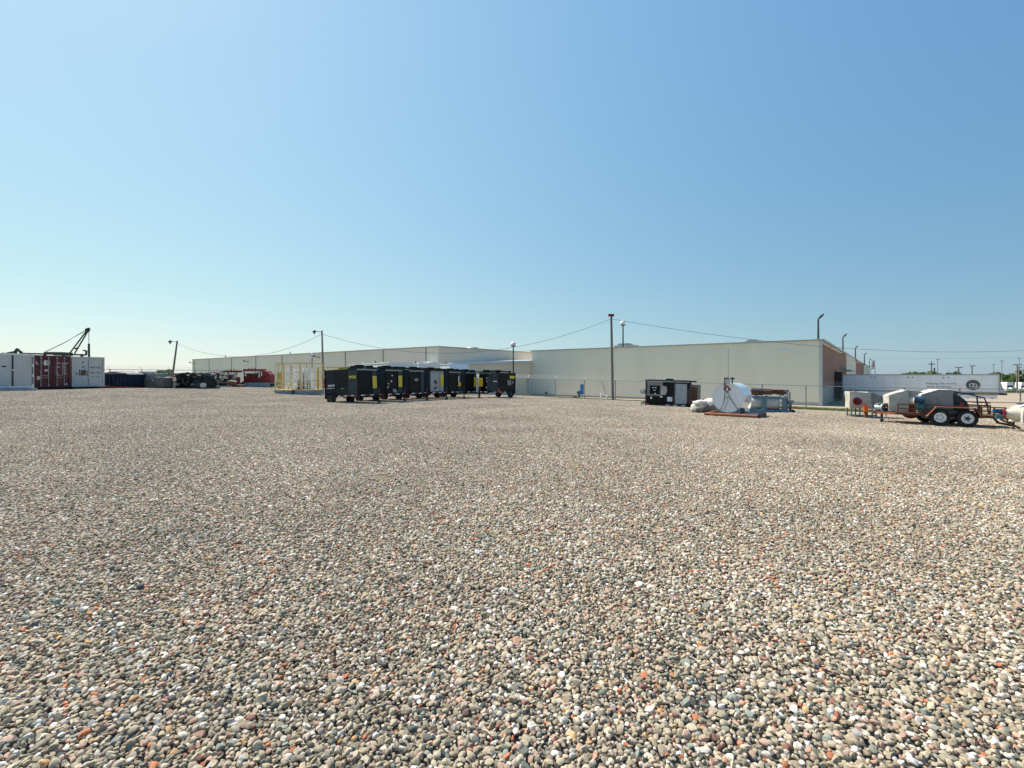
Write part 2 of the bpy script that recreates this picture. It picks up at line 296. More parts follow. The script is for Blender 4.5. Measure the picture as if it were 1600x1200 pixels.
# ------------------------------------------------------------------ gravel: real stones, laid as tiles over the yard
def rock_mat():
    m = bpy.data.materials.new('river_stone'); m.use_nodes = True; N = m.node_tree.nodes; L = m.node_tree.links
    b = N['Principled BSDF']; b.inputs['Roughness'].default_value = .8; b.inputs['Specular IOR Level'].default_value = .25
    a = N.new('ShaderNodeAttribute'); a.attribute_name = 'hue'
    oi = N.new('ShaderNodeObjectInfo')
    ad = N.new('ShaderNodeMath'); ad.operation = 'ADD'; L.new(a.outputs['Fac'], ad.inputs[0]); L.new(oi.outputs['Random'], ad.inputs[1])
    fr = N.new('ShaderNodeMath'); fr.operation = 'FRACT'; L.new(ad.outputs[0], fr.inputs[0])
    rp = N.new('ShaderNodeValToRGB'); cr = rp.color_ramp; cr.interpolation = 'CONSTANT'
    stops = [(.00,(0.385,0.323,0.224)),(.16,(0.425,0.362,0.261)),(.30,(0.337,0.290,0.204)),(.41,(0.464,0.396,0.295)),(.51,(0.308,0.275,0.200)),(.58,(0.488,0.416,0.323)),(.64,(0.429,0.304,0.228)),
             (.70,(0.595,0.541,0.456)),(.765,(0.704,0.667,0.608)),(.815,(0.205,0.217,0.176)),(.865,(0.468,0.285,0.204)),(.915,(0.118,0.126,0.114)),(.934,(0.468,0.174,0.085)),(.953,(0.245,0.126,0.095)),(.967,(0.488,0.309,0.143)),(.978,(0.264,0.295,0.252))]
    cr.elements[0].position = 0; cr.elements[0].color = (*stops[0][1], 1); cr.elements[1].position = stops[1][0]; cr.elements[1].color = (*stops[1][1], 1)
    for p, c in stops[2:]:
        e = cr.elements.new(p); e.color = (*c, 1)
    L.new(fr.outputs[0], rp.inputs[0])
    a2 = N.new('ShaderNodeAttribute'); a2.attribute_name = 'tone'
    # broad lighter and darker patches over the yard
    n = N.new('ShaderNodeTexNoise'); n.inputs['Scale'].default_value = .3; n.inputs['Detail'].default_value = 7
    g = N.new('ShaderNodeNewGeometry'); L.new(g.outputs['Position'], n.inputs['Vector'])
    mr = N.new('ShaderNodeMapRange'); mr.inputs['From Min'].default_value = .3; mr.inputs['From Max'].default_value = .7; mr.inputs['To Min'].default_value = .82; mr.inputs['To Max'].default_value = 1.14
    L.new(n.outputs['Fac'], mr.inputs['Value'])
    mu = N.new('ShaderNodeMath'); mu.operation = 'MULTIPLY'; L.new(a2.outputs['Fac'], mu.inputs[0]); L.new(mr.outputs[0], mu.inputs[1])
    n2 = N.new('ShaderNodeTexNoise'); n2.inputs['Scale'].default_value = 90; n2.inputs['Detail'].default_value = 3; L.new(g.outputs['Position'], n2.inputs['Vector'])
    mr2 = N.new('ShaderNodeMapRange'); mr2.inputs['From Min'].default_value = .3; mr2.inputs['From Max'].default_value = .7; mr2.inputs['To Min'].default_value = .84; mr2.inputs['To Max'].default_value = 1.16
    L.new(n2.outputs['Fac'], mr2.inputs['Value'])
    mu2 = N.new('ShaderNodeMath'); mu2.operation = 'MULTIPLY'; L.new(mu.outputs[0], mu2.inputs[0]); L.new(mr2.outputs[0], mu2.inputs[1])
    v = N.new('ShaderNodeVectorMath'); v.operation = 'SCALE'; L.new(rp.outputs[0], v.inputs[0]); L.new(mu2.outputs[0], v.inputs['Scale'])
    L.new(v.outputs[0], b.inputs['Base Color']); return m
M['stone'] = rock_mat()
def ico(sub):
    bm = bmesh.new(); bmesh.ops.create_icosphere(bm, subdivisions=sub, radius=1.)
    v = np.array([x.co[:] for x in bm.verts]); f = np.array([[q.index for q in p.verts] for p in bm.faces]); bm.free(); return v, f
def rock_shapes(k, sub):
    base, f = ico(sub); out = []
    for i in range(k):
        v = base.copy()
        for _ in range(7):                                    # chip flats off a ball, then knock it out of round
            n = rng.normal(size=3); n /= np.linalg.norm(n); c = rng.uniform(.42, .86)
            d = v @ n - c; v = v - np.outer(np.clip(d, 0, None)*.97, n)
        v *= 1 + .10*np.sin(v @ rng.normal(size=3)*2.2 + rng.uniform(0, 6))[:, None]
        v *= np.array([1.0, rng.uniform(.68, .95), rng.uniform(.5, .78)]); v /= np.abs(v[:, :2]).max(); out.append(v)
    return out, f
def rot_m(ax, ay, az):
    cx, sx, cy, sy, cz, sz = np.cos(ax), np.sin(ax), np.cos(ay), np.sin(ay), np.cos(az), np.sin(az)
    return np.array([[cy*cz, sx*sy*cz-cx*sz, cx*sy*cz+sx*sz],[cy*sz, sx*sy*sz+cx*cz, cx*sy*sz-sx*cz],[-sy, sx*cy, cx*cy]])
TCOL = bpy.data.collections.new('stone_tiles')
def stone_tile(i, shapes, f, pitch=.0258, T=1.0):
    nx = int(round(T/pitch)); ny = int(round(T/(pitch*.866))); V = []; Fs = []; H = []; TN = []; o = 0
    for b in range(ny):
        for a in range(nx):
            x = ((a + .5*(b % 2) + .25)/nx - .5)*T + rng.normal()*pitch*.2; y = ((b+.5)/ny - .5)*T + rng.normal()*pitch*.2
            r = pitch*.5*min(2.0, max(.66, rng.lognormal(.12, .27)))
            if rng.random() < .012: r *= 1.45
            s = shapes[rng.integers(len(shapes))]*r
            v = s @ rot_m(rng.normal()*.32, rng.normal()*.32, rng.uniform(0, 6.283)).T
            v = v + np.array([x, y, rng.normal()*.0045 - .002 + (r-.016)*.35])
            V.append(v); Fs.append(f + o); o += len(v); H += [rng.random()]*len(v); TN += [float(np.clip(rng.normal(1, .13), .7, 1.35))]*len(v)
    V = np.concatenate(V); Fs = np.concatenate(Fs)
    me = bpy.data.meshes.new('stone_tile'); me.vertices.add(len(V)); me.vertices.foreach_set('co', V.ravel())
    me.loops.add(Fs.size); me.loops.foreach_set('vertex_index', Fs.ravel()); me.polygons.add(len(Fs))
    me.polygons.foreach_set('loop_start', np.arange(0, Fs.size, 3)); me.polygons.foreach_set('use_smooth', np.ones(len(Fs), bool)); me.update(calc_edges=True); me.set_sharp_from_angle(angle=R(33))
    for nm, arr in (('hue', H), ('tone', TN)):
        at = me.attributes.new(nm, 'FLOAT', 'POINT'); at.data.foreach_set('value', np.array(arr, np.float32))
    me.materials.append(M['stone']); TCOL.objects.link(bpy.data.objects.new('stone_tile_%02d' % i, me))
shp, fc = rock_shapes(40, 2 if False else 1)
shp2, fc2 = rock_shapes(40, 2)
for i in range(4): stone_tile(i, shp2, fc2)          # fine stones for the nearest metres
for i in range(4, 10): stone_tile(i, shp, fc)
pts, rots, idx = [], [], []
cells = [(x, y) for y in np.arange(.5, 79, 1.) for x in np.arange(-78.5, 59, 1.) if abs(x) < 1.13*y + 4.5 and y < 78 and in_yard(x, y)]
def gzn(p):                                    # the laid surface: gentle raked humps
    p = np.asarray(p, float); h = np.array([noise.noise(Vector((x*.25, y*.25, 0)))*.03 for x, y in p])
    return gza(p) + h
CA = np.array(cells); cz_ = gzn(CA); ex = gzn(CA+[.5, 0]) - gzn(CA-[.5, 0]); ey = gzn(CA+[0, .5]) - gzn(CA-[0, .5])
for (x, y), z, a, b in zip(cells, cz_, ex, ey):
    nrm = Vector((-a, -b, 1)).normalized(); q = Vector((0, 0, 1)).rotation_difference(nrm).to_matrix() @ Matrix.Rotation(random.randrange(4)*math.pi/2, 3, 'Z')
    e = q.to_euler(); pts.append((x, y, z)); rots.append(e[:]); idx.append(random.randrange(4) if y < 7 else 4+random.randrange(6))
me = bpy.data.meshes.new('gravel'); me.from_pydata(pts, [], [])
at = me.attributes.new('rot', 'FLOAT_VECTOR', 'POINT'); at.data.foreach_set('vector', np.array(rots, np.float32).ravel())
at = me.attributes.new('tile', 'INT', 'POINT'); at.data.foreach_set('value', np.array(idx, np.int32))
gravel = bpy.data.objects.new('gravel', me); COL.objects.link(gravel); struct(gravel, 'stuff')
gravel['label'] = 'loose grey, tan and red river gravel covering the open yard'; gravel['category'] = 'gravel'
ng = bpy.data.node_groups.new('lay_gravel', 'GeometryNodeTree')
ng.interface.new_socket('Geometry', in_out='INPUT', socket_type='NodeSocketGeometry'); ng.interface.new_socket('Geometry', in_out='OUTPUT', socket_type='NodeSocketGeometry')
N = ng.nodes; L = ng.links
gi = N.new('NodeGroupInput'); go = N.new('NodeGroupOutput'); mtp = N.new('GeometryNodeMeshToPoints'); iop = N.new('GeometryNodeInstanceOnPoints')
ci = N.new('GeometryNodeCollectionInfo'); ci.inputs['Collection'].default_value = TCOL; ci.inputs['Separate Children'].default_value = True; ci.inputs['Reset Children'].default_value = True
ra = N.new('GeometryNodeInputNamedAttribute'); ra.data_type = 'FLOAT_VECTOR'; ra.inputs['Name'].default_value = 'rot'
ia = N.new('GeometryNodeInputNamedAttribute'); ia.data_type = 'INT'; ia.inputs['Name'].default_value = 'tile'
e2 = N.new('FunctionNodeEulerToRotation')
L.new(gi.outputs[0], mtp.inputs['Mesh']); L.new(mtp.outputs[0], iop.inputs['Points']); L.new(ci.outputs[0], iop.inputs['Instance'])
iop.inputs['Pick Instance'].default_value = True
L.new(ia.outputs['Attribute'], iop.inputs['Instance Index']); L.new(ra.outputs['Attribute'], e2.inputs[0]); L.new(e2.outputs[0], iop.inputs['Rotation'])
L.new(iop.outputs[0], go.inputs[0])
gm = gravel.modifiers.new('lay', 'NODES'); gm.node_group = ng

# ------------------------------------------------------------------ grass along the fence
def blades(name, spots, label):
    mb = MB()
    for x, y, h in spots:
        z = gz(x, y) - .03; a = random.uniform(0, 6.28); w = .012*random.uniform(.8, 1.6); lx, ly = random.gauss(0, .35)*h, random.gauss(0, .35)*h
        dx, dy = math.cos(a)*w, math.sin(a)*w
        mb.add([(x-dx, y-dy, z), (x+dx, y+dy, z), (x+lx*.4+dx*.7, y+ly*.4+dy*.7, z+h*.6), (x+lx*.4-dx*.7, y+ly*.4-dy*.7, z+h*.6), (x+lx, y+ly, z+h)], [(0,1,2,3),(3,2,4)])
    me = bpy.data.meshes.new(name); me.from_pydata(mb.v, [], mb.f); me.materials.append(M['blade'])
    o = bpy.data.objects.new(name, me); COL.objects.link(o); struct(o, 'stuff'); o['label'] = label; o['category'] = 'grass'
sp = []
for _ in range(24000):
    s = random.uniform(24, 46); off = random.gauss(-.6, .9); q = F0 + FD*s + FN*max(-1.9, min(1.9, off)); sp.append((q.x, q.y, random.uniform(.10, .32)))
for _ in range(3500):
    s = random.uniform(0, 13) if random.random() < .8 else random.uniform(13, 24); q = F0 + FD*s + FN*random.gauss(.25, .35); sp.append((q.x, q.y, random.uniform(.05, .22)))
blades('grass', sp, 'strip of yellow green grass and weeds along the foot of the chain link fence')

# ------------------------------------------------------------------ warehouse
WB = -3.2; TOP = EYE + 3.8
WH = thing('warehouse', 'long low pale grey warehouse with brick end wall spanning the back of the yard', 'building', (C0.x, C0.y, 0), math.atan2(-.616, .788))
LX = -42.3; LY = -17.7; LE = -132.6
def wallbox(name, m, *a): return MB().box(*a).build(name, m, WH)
wallbox('front_wall', M['wallg'], -39.4, 0, 0, 4, WB, TOP)
wallbox('rear_block', M['wallg'], -39.3, -.3, 4, 260, WB, TOP-.25)
wallbox('wing_wall', M['wallt'], LE, LX, LY, LY+60, WB, TOP)
# right side wall: brick and pale bays
bays = [(0.05, 45.5, 'brick', TOP-.3), (45.5, 85, 'wallg', TOP+.15), (85, 150, 'brick', TOP-.3), (150, 258, 'wallg', TOP-.1)]
for a, b, mm, t in bays:
    if mm == 'brick':
        wallbox('brick_bay', M['brick'], -.3, .12, a, b, WB+3.35, t); wallbox('plinth', M['slate'] if False else M['coping'], -.3, .10, a, b, WB, WB+3.35)
    else: wallbox('painted_bay', M['wallg'], -.3, .16, a, b, WB, t)
wallbox('parapet_cap', M['coping'], -39.6, .3, -.12, .5, TOP, TOP+.14); wallbox('parapet_cap', M['wht'] if False else M['offw'], -.5, .32, .5, 258, TOP-.28 if False else TOP-.02, TOP+.2)
wallbox('corner_trim', M['offw'], -.14, .18, -.05, .0499, WB, TOP-.02)
wallbox('parapet_cap', M['coping'], LE-.1, LX+.12, LY-.12, LY+.4, TOP, TOP+.12); wallbox('parapet_cap', M['coping'], LX-.3, LX+.12, LY+.4, LY+60, TOP, TOP+.12)
# downspouts on the wing wall (their places along the wall follow the panel joints)
for px in (304, 327, 362, 400, 441, 488, 540, 599, 666):
    t = (px-800)/F; k = Vector((-10, 64.6)); s = (k.x - t*k.y)/(.788 + t*.616); xx = LX - s
    w_ = .07+.03*(666-px)/362; m_ = MB().box(xx-w_, xx+w_, LY-.05, LY-.001, WB, TOP-.05)
    m_.build('downspout', M['joint'], WH)
for px, py in ((303.5, 566), (389, 563.5), (499.5, 556)):
    t = (px-800)/F; k = Vector((-10, 64.6)); s = (k.x - t*k.y)/(.788 + t*.616); xx = LX - s; dd = k.y + .616*s; zz = EYE-(py-HZ)*dd/F
    fl = MB().beam((xx, LY, zz-.3), (xx-.25, LY-.9, zz-.1), .12).box(xx-.35, xx-.1, LY-1.0, LY-.8, zz-.12, zz+.12).build('wall_lamp', M['dsteel'], WH)
    if px > 450: MB().lathe((xx-.4, LY-1.0, zz+.35), (0,0,1), [(-.32,.01),(-.22,.22),(0,.32),(.22,.22),(.32,.01)], 12).build('globe', M['lamp'], fl)
# seams on the front wall
for xx in np.arange(-36, -1, 5.6): bx('panel_joint', M['wallt'], WH, xx-.012, xx+.012, -.006, -.001, WB, TOP-.02)
wallbox('base_band', M['coping'], -39.3, -.2, -.035, -.001, WB, -1.45)
bx('wall_light', M['clean'], WH, -3.9, -2.95, -.12, -.001, 4.2, 4.42); bx('wall_light', M['clean'], WH, -22.15, -21.9, -.08, -.001, 3.95, 4.1)
MB().cyl((-30.6,-.001,-1.05), (-30.6,-.25,-1.05), .22, n=10).build('vent_hood', M['dsteel'], WH)
MB().cyl((-36.5,-.001,-1.25), (-36.5,-.2,-1.25), .16, n=10).build('vent_hood', M['dsteel'], WH)
MB().box(-9.575, -9.545, -.03, -.007, -1.4, 4.9).build('conduit', M['coping'], WH)
# rooftop plant
def on_roof(px, d): v = P(px, d, HZ); return uv(v.x, v.y)
u_, v_ = on_roof(979, 70); MB().box(u_-1.5, u_+1.5, v_-1, v_+1, TOP-.3, TOP+.55).box(u_-1.0, u_+.6, v_-.8, v_+.8, TOP+.55, TOP+.8).build('rooftop_unit', M['steel'], WH)
u_, v_ = on_roof(1178, 62); MB().box(u_-1.0, u_+1.0, v_-1, v_+1, TOP-.3, TOP+.55).box(u_-.7, u_+.4, v_-.8, v_+.8, TOP+.55, TOP+.75).build('rooftop_unit', M['steel'], WH)
u_, v_ = on_roof(738, 80); MB().lathe((u_, v_, TOP-.3), (0,0,1), [(0,.8),(.5,.8),(.6,1.15),(.9,1.2),(1.15,.9),(1.2,.01)], 20).build('roof_vent', M['steel'], WH)
for px, d, h in ((352.5, 110, .75), (453.5, 92, .6), (645, 72, .35)):
    u_, v_ = on_roof(px, d); MB().cyl((u_, v_, TOP-.3), (u_, v_, TOP+h), .12, n=8).build('roof_pipe', M['steel'], WH)
# loading dock opening and shelter around the parked trailer
wallbox('dock_shelter', M['hose'], .121, .95, 17.4, 21.2, -1.7, 2.05)
bx('dock_canopy', M['coping'], WH, .121, 1.5, 30, 44, 2.2, 2.45)
# annex in the recess between the two wings
a1, a2 = Vector((LX-.9, LY-1.2)), Vector((-39.42, .3)); e = (a2-a1); L1 = e.length; e.normalize(); nn = Vector((e.y, -e.x))
def ann(s, o, z): q = a1 + e*s + nn*o; return (q.x, q.y, z)
AN = MB(); z0, z1 = EYE+1.30, EYE+1.95
AN.add([ann(1.9,0,WB), ann(L1,0,WB), ann(L1,0,z1), ann(1.9,0,z0), ann(1.9,-.8,WB), ann(L1,-.8,WB), ann(L1,-.8,z1), ann(1.9,-.8,z0)], [(0,1,2,3),(4,7,6,5),(0,4,5,1),(3,2,6,7),(0,3,7,4),(1,5,6,2)])
anx = AN.build('annex_wall', M['annex'], WH)
FA = MB(); FA.add([ann(0,.3,z0-.02), ann(L1,.3,z1-.02), ann(L1,.3,z1+.36), ann(0,.3,z0+.36), ann(0,-1.2,z0-.02), ann(L1,-1.2,z1-.02), ann(L1,-1.2,z1+.5), ann(0,-1.2,z0+.5)], [(0,1,2,3),(4,7,6,5),(0,4,5,1),(3,2,6,7),(0,3,7,4),(1,5,6,2)])
FA.build('annex_roof', M['fascia'], WH)
sd = L1-.98
def annq(name, m, s0, s1, zb, zt, o=.05):
    return MB().add([ann(s0,.002,zb), ann(s1,.002,zb), ann(s1,.002,zt), ann(s0,.002,zt), ann(s0,o,zb), ann(s1,o,zb), ann(s1,o,zt), ann(s0,o,zt)], [(0,3,2,1),(4,5,6,7),(0,1,5,4),(3,7,6,2),(0,4,7,3),(1,2,6,5)]).build(name, m, WH)
dr = annq('door', M['door'], L1-.95, L1-.05, -1.3, .95, .04); annq('door_frame', M['doorf'], L1-1.2, L1-.96, -1.3, 1.1, .1)

# roof mounted lamps along the right wall, and two globe lamps
RG = 'lamp poles along the roof edge'
rl = ['tall slim lamp pole with angled head right at the warehouse front corner', 'lamp pole on roof where the first brick bay ends, second from the front corner',
      'slim lamp pole rising above the far brick bay of the right wall', 'thin lamp pole, fourth along the roof edge from the front corner', 'thinnest lamp pole beside the far white and red sign']
for lab, (px, d, pt) in zip(rl, ((1278.5, 53.2, 493), (1317, 84, 523), (1336.5, 117, 541), (1350.5, 168, 552), (1359, 215, 561))):
    q = P(px, d, HZ); h = EYE-(pt-HZ)*d/F - (TOP-.25); w = .07 + d*.0006
    o = thing('lamp_pole', lab, 'lamp pole', (q.x, q.y, TOP-.25), R(-38), RG)
    MB().cyl((0,0,0), (0,0,h*.86), w*1.1, w*.8, 8).build('pole', M['dsteel'], o)
    MB().cyl((0,0,h*.86), (h*.09,0,h), w*.8, w*.7, 8).build('arm', M['dsteel'], o); MB().box(-.2-w, w+.2, -.2, .2, -.1, .12).build('base_plate', M['dsteel'], o)
    MB().beam((h*.04,0,h*.9), (h*.17,0,h*1.04), .2+w, .1+w*.5).build('lamp_head', M['dsteel'], o)
for lab, px, d, pt, pb, base in (('white globe lamp on a dark post above the warehouse roof near the tall wooden pole', 973.5, 68, 505, 543, TOP-.3), ('small white globe lamp on a post before the recessed wall by the annex roof', 802, 73.0, 538, 561, None)):
    q = P(px, d, HZ); zt = EYE-(pt-HZ)*d/F; b0 = base if base else gz(q.x, q.y)
    o = thing('globe_lamp', lab, 'lamp', (q.x, q.y, b0), 0, 'white globe lamps'); h = zt-b0
    MB().cyl((0,0,0), (0,0,h-.25), .11, .09, 8).build('post', M['dsteel'], o)
    MB().lathe((0,0,h), (0,0,1), [(-.36,.12),(-.34,.36),(-.22,.38),(-.2,.2)], 14).build('collar', M['dsteel'], o)
    MB().lathe((0,0,h), (0,0,1), [(-.22,.32),(-.05,.42),(.15,.40),(.32,.26),(.40,.01)], 16).build('globe', M['lamp'], o)

# ------------------------------------------------------------------ fences
def fence(name, label, p0, p1, n, hgt, post_r=.045, skip=()):
    d = (p1-p0); Ln = d.length; d.normalize(); ang = math.atan2(d.y, d.x)
    o = thing(name, label, 'fence', (p0.x, p0.y, 0), ang)
    zs = [gz(*(p0+d*(Ln*i/n))) for i in range(n+1)]; xs_ = [Ln*i/n for i in range(n+1)]
    for i, (x, z) in enumerate(zip(xs_, zs)):
        pm = MB().cyl((x,0,z-.2), (x,0,z+hgt+.04), post_r*(1.25 if i % 4 == 0 else 1), n=8)
        pm.beam((x,0,z+hgt), (x+.02,.3,z+hgt+.38), .02, .02); pm.build('post', M['steel'], o)
    MB().tube([(x,0,z+hgt) for x, z in zip(xs_, zs)], .032, 6).build('top_rail', M['steel'], o)
    mb = MB()
    for i in range(n): mb.add([(xs_[i],.05,zs[i]), (xs_[i+1],.05,zs[i+1]), (xs_[i+1],.05,zs[i+1]+hgt), (xs_[i],.05,zs[i]+hgt)], [(0,1,2,3)])
    mb.build('chain_mesh', M['chain'], o)
    w = MB()
    for k, (yy, zz) in enumerate(((.10,.14),(.19,.26),(.28,.37))):
        w.tube([(x+.01*k, yy, z+hgt+zz) for x, z in zip(xs_, zs)], .004, 4)
    w.build('barbed_wire', M['steel'], o); return o
fence('chain_link_fence', 'long grey chain link fence with barbed wire arms in front of the warehouse', LF1.copy(), F0+FD*66.5, 32, 2.1)
fence('chain_link_fence', 'chain link fence running back behind the dumpster and black machinery at left', Vector((-49.3,19.5)), LF1-Vector((.25,1.2)), 16, 2.05)

# ------------------------------------------------------------------ utility poles and wires
def upole(label, base, top, r, lamp=-1, k=.72):
    o = thing('utility_pole', label, 'pole', base, 0, 'wooden poles in the yard'); t = top-base
    MB().cyl((0,0,-.3), t, r, r*.72, 12).build('pole', M['wood'], o)
    if not lamp: return o, t+base
    a = MB().beam(t*.975, t*.985+Vector((lamp*.62,-.05,.02)), .06, .05).build('lamp_arm', M['dsteel'], o)
    c = t*.985+Vector((lamp*.75,-.05,.02))
    MB().lathe(c, (0,0,1), [(-.2*k,.12*k),(-.16*k,.22*k),(.0,.24*k),(.14*k,.14*k),(.2*k,.02)], 12).box(c.x-.05,c.x+.05,c.y-.05,c.y+.05,c.z-.3,c.z-.1).build('lamp_head', M['dsteel'], o)
    return o, t+base
b1 = P(957.5, 46.5, 625.5); _, t1 = upole('tallest weathered wooden pole with short bracket at its top, by the chain link fence', b1, P(955, 46.5, 491), .15, 0)
c_ = Vector((0,-.18,0))
MB().box(-.28,.28,-.08,.08,-.14,.10, Matrix.Translation(t1-b1+Vector((-.05,-.2,-.1)))).build('bracket', M['rust'], _)
b2 = P(506, 47.5); _, t2 = upole('straight wooden lamp pole rising behind the nearest black generator trailer', b2, P(503, 47.5, 516.5), .105)
b3 = P(266.5, 52.5); _, t3 = upole('leaning wooden lamp pole between the grey and the black machinery', b3, P(277, 52.5, 532.5), .11)
def wire(label, a, b, sag, r=.016, n=26):
    a = Vector(a); b = Vector(b); pts_ = [a.lerp(b, i/n) - Vector((0,0,sag*4*(i/n)*(1-i/n))) for i in range(n+1)]
    o = MB().tube([p-a for p in pts_], r, 5).build('overhead_wire', M['cable'], None, a); return tag(o, label, 'wire', 'overhead wires')
wire('overhead wire sagging from the tallest pole left to the lamp pole by the generators', t1-Vector((0,0,.45)), t2-Vector((0,0,.35)), 2.6)
wire('overhead wire sagging across the long wing from the straight lamp pole to the leaning pole', t2-Vector((0,0,.35)), t3-Vector((0,0,.3)), 1.85)
wire('long overhead wire running right from the tallest pole across the brick wall', t1-Vector((0,0,.45)), P(1755, 62, 534), 2.2, .017, 40)
wire('faint power line crossing the sky behind the far poles at right', P(1200, 190, 556), P(1720, 175, 556), 1.0, .02, 16)

# ------------------------------------------------------------------ shipping containers
ROW = R(-19.3)
def container(label, px, d, doorm, framem, style):
    q = P(px, d); o = thing('shipping_container', label, 'container', (q.x, q.y, q.z), ROW, 'shipping containers'); W, H, LN, B = 2.44, 2.6, 6.06, .17
    MB().box(-LN+.2,-.25,-W/2+.2,-W/2+.4,-.1,B).box(-LN+.2,-.25,W/2-.4,W/2-.2,-.1,B).build('skid', M['dsteel'], o)
    b = MB().box(-LN,-.12,-W/2+.05,W/2-.05,B+.05,B+H-.06)
    for i in range(20):
        xx = -LN+.3+i*.29; b.box(xx, xx+.13, -W/2+.01, -W/2+.05, B+.14, B+H-.12).box(xx, xx+.13, W/2-.05, W/2-.01, B+.14, B+H-.12)
    b.build('body', doorm, o)
    fr = MB()
    for s in (-1, 1): fr.box(-.16,.0,s*W/2-(.12 if s > 0 else 0),s*W/2+(0 if s > 0 else .12),B,B+H)
    fr.box(-.16,-.01,-W/2+.12,W/2-.12,B,B+.15).box(-.16,-.01,-W/2+.12,W/2-.12,B+H-.14,B+H); fr.build('frame', framem, o)
    doors = []
    for s in (-1, 1):
        y0, y1 = (-W/2+.125, -.012) if s < 0 else (.012, W/2-.125)
        dm = MB().box(-.11,-.05,y0,y1,B+.155,B+H-.145)
        nb = 5 if style == 'maroon' else 6
        for k in range(nb):
            zz = B+.27+k*(H-.5)/nb; dm.box(-.05,-.03 if style == 'maroon' else -.042, y0+.06, y1-.06, zz, zz+(H-.5)/nb-(.1 if style == 'maroon' else .035))
        doors.append(dm.build('door', doorm, o))
    return o, doors, W, H, B
o, drs, W, H, B = container('maroon shipping container with silver lock rods and white lettering', 82.3, 38.75, M['maroon'], M['maroon'], 'maroon')
for s, dd in zip((-1, 1), drs):
    for k in (.30, .74):
        y = s*W/2 - s*W/2*k if False else s*(W/2-.13)*(1-k)
        MB().cyl((.01,y,B+.08), (.01,y,B+H-.08), .03, n=8).box(-.02,.05,y-.05,y+.05,B+.14,B+.26).box(-.02,.05,y-.05,y+.05,B+H-.28,B+H-.16).box(-.02,.04,y-.045,y+.045,B+1.2,B+1.27).build('lock_rod', M['steel'], dd)
    for k, zz in enumerate((.78, .95)): bx('handle', M['steel'], dd, .03, .06, s*(W/2-.13)*.30, s*(W/2-.13)*.68, B+zz, B+zz+.04) if s < 0 else bx('handle', M['steel'], dd, .03, .06, .22, .62, B+zz-.02, B+zz+.02)
text('lettering', 'L', .36, (-.024,-.98,B+1.98), (0,1,0), (1,0,0), M['clean'], drs[0], stretch=1.2)
text('lettering', 'S', .36, (-.024,-.70,B+1.98), (0,1,0), (1,0,0), M['silver'], drs[0], stretch=1.2)
plate = bx('plate', M['clean'], drs[0], -.03, -.02, -.55, -.20, B+1.8, B+2.18)
text('lettering', 'Y', .36, (-.014,-.375,B+1.99), (0,1,0), (1,0,0), M['maroon'], plate, stretch=1.2)
bx('placard', M['cream'], drs[0], -.03, -.02, -1.0, -.72, B+.62, B+.92); bx('emblem', M['clean'], drs[0], -.03, -.02, -.5, -.28, B+1.32, B+1.46)
mk = MB(); random.seed(3)
for zz, segs in ((1.98, ((.24,.48),(.62,.98),(1.04,1.08))), (1.84, ((.64,.86),)), (1.66, ((.22,.48),(.64,.9))), (1.48, ((.22,.34),(.64,.92))), (1.28, ((.22,.32),(.64,.9))), (1.08, ((.22,.42),(.64,.94)))):
    for a, b in segs:
        y = a
        while y < b: w_ = random.uniform(.03,.055); mk.box(-.03,-.02,y,min(b,y+w_),B+zz-.035,B+zz+.035); y += w_+.016
mk.box(-.03,-.02,.86,1.0,B+.2,B+.3); mk.build('lettering', M['tapew'], drs[1])
o, drs, W, H, B = container('white shipping container with a dark window and grey markings, right of the maroon one', 138.5, 41.4, M['offw'], M['offw'], 'white')
bx('window', M['glass'], drs[0], -.045, -.03, -.55, -.18, B+.98, B+1.46); bx('window_stay', M['dsteel'], drs[0], -.045, -.01, -.67, -.61, B+.95, B+1.5); bx('window_stay', M['dsteel'], drs[0], -.045, -.01, -.12, -.08, B+.95, B+1.35)
bx('faded_patch', M['ink2'], drs[0], -.045, -.035, -.97, -.75, B+1.05, B+1.22)
for zz in (2.12, 1.72): MB().cyl((-.045,-.4,B+zz), (.0,-.4,B+zz), .06, n=10).build('cap', M['dsteel'], drs[0])
mk = MB()
for zz, h_, segs in ((1.68,.16,((.16,.5),(.62,.95))), (1.22,.15,((.16,.48),(.62,.95))), (.86,.07,((.16,.5),(.62,.95)))):
    for a, b in segs:
        y = a
        while y < b: w_ = random.uniform(.05,.09); mk.box(-.041,-.034,y,min(b,y+w_),B+zz-h_/2,B+zz+h_/2); y += w_+.025
mk.build('lettering', M['ink2'], drs[1])
MB().cyl((.0,.03,B+.1), (.0,.03,B+H-.1), .02, n=6).build('lock_rod', M['offw'], drs[1])
o, drs, W, H, B = container('white shipping container at the left edge with a dark gap between its two doors', 20.5, 35.3, M['offw'], M['wht'], 'white')
bx('door_gap', M['dbrown'], drs[0], -.04, -.02, -.06, .03, B+.16, B+H-.15); bx('latch', M['wht'], drs[0], -.02, .02, -.08, .05, B+1.3, B+1.4)
bx('nameplate', M['dsteel'], drs[0], -.041, -.03, -.62, -.36, B+1.55, B+1.66)
hm = MB()
for k in range(3): hm.box(-.0,.012,W/2-.11,W/2-.05,B+.28+k*.78,B+.82+k*.78)
hm.build('hinge_strip', M['dsteel'], drs[1]); bx('base_beam', M['offw'], o, -.4, .16, -W/2, W/2+.14, -.02, .14)

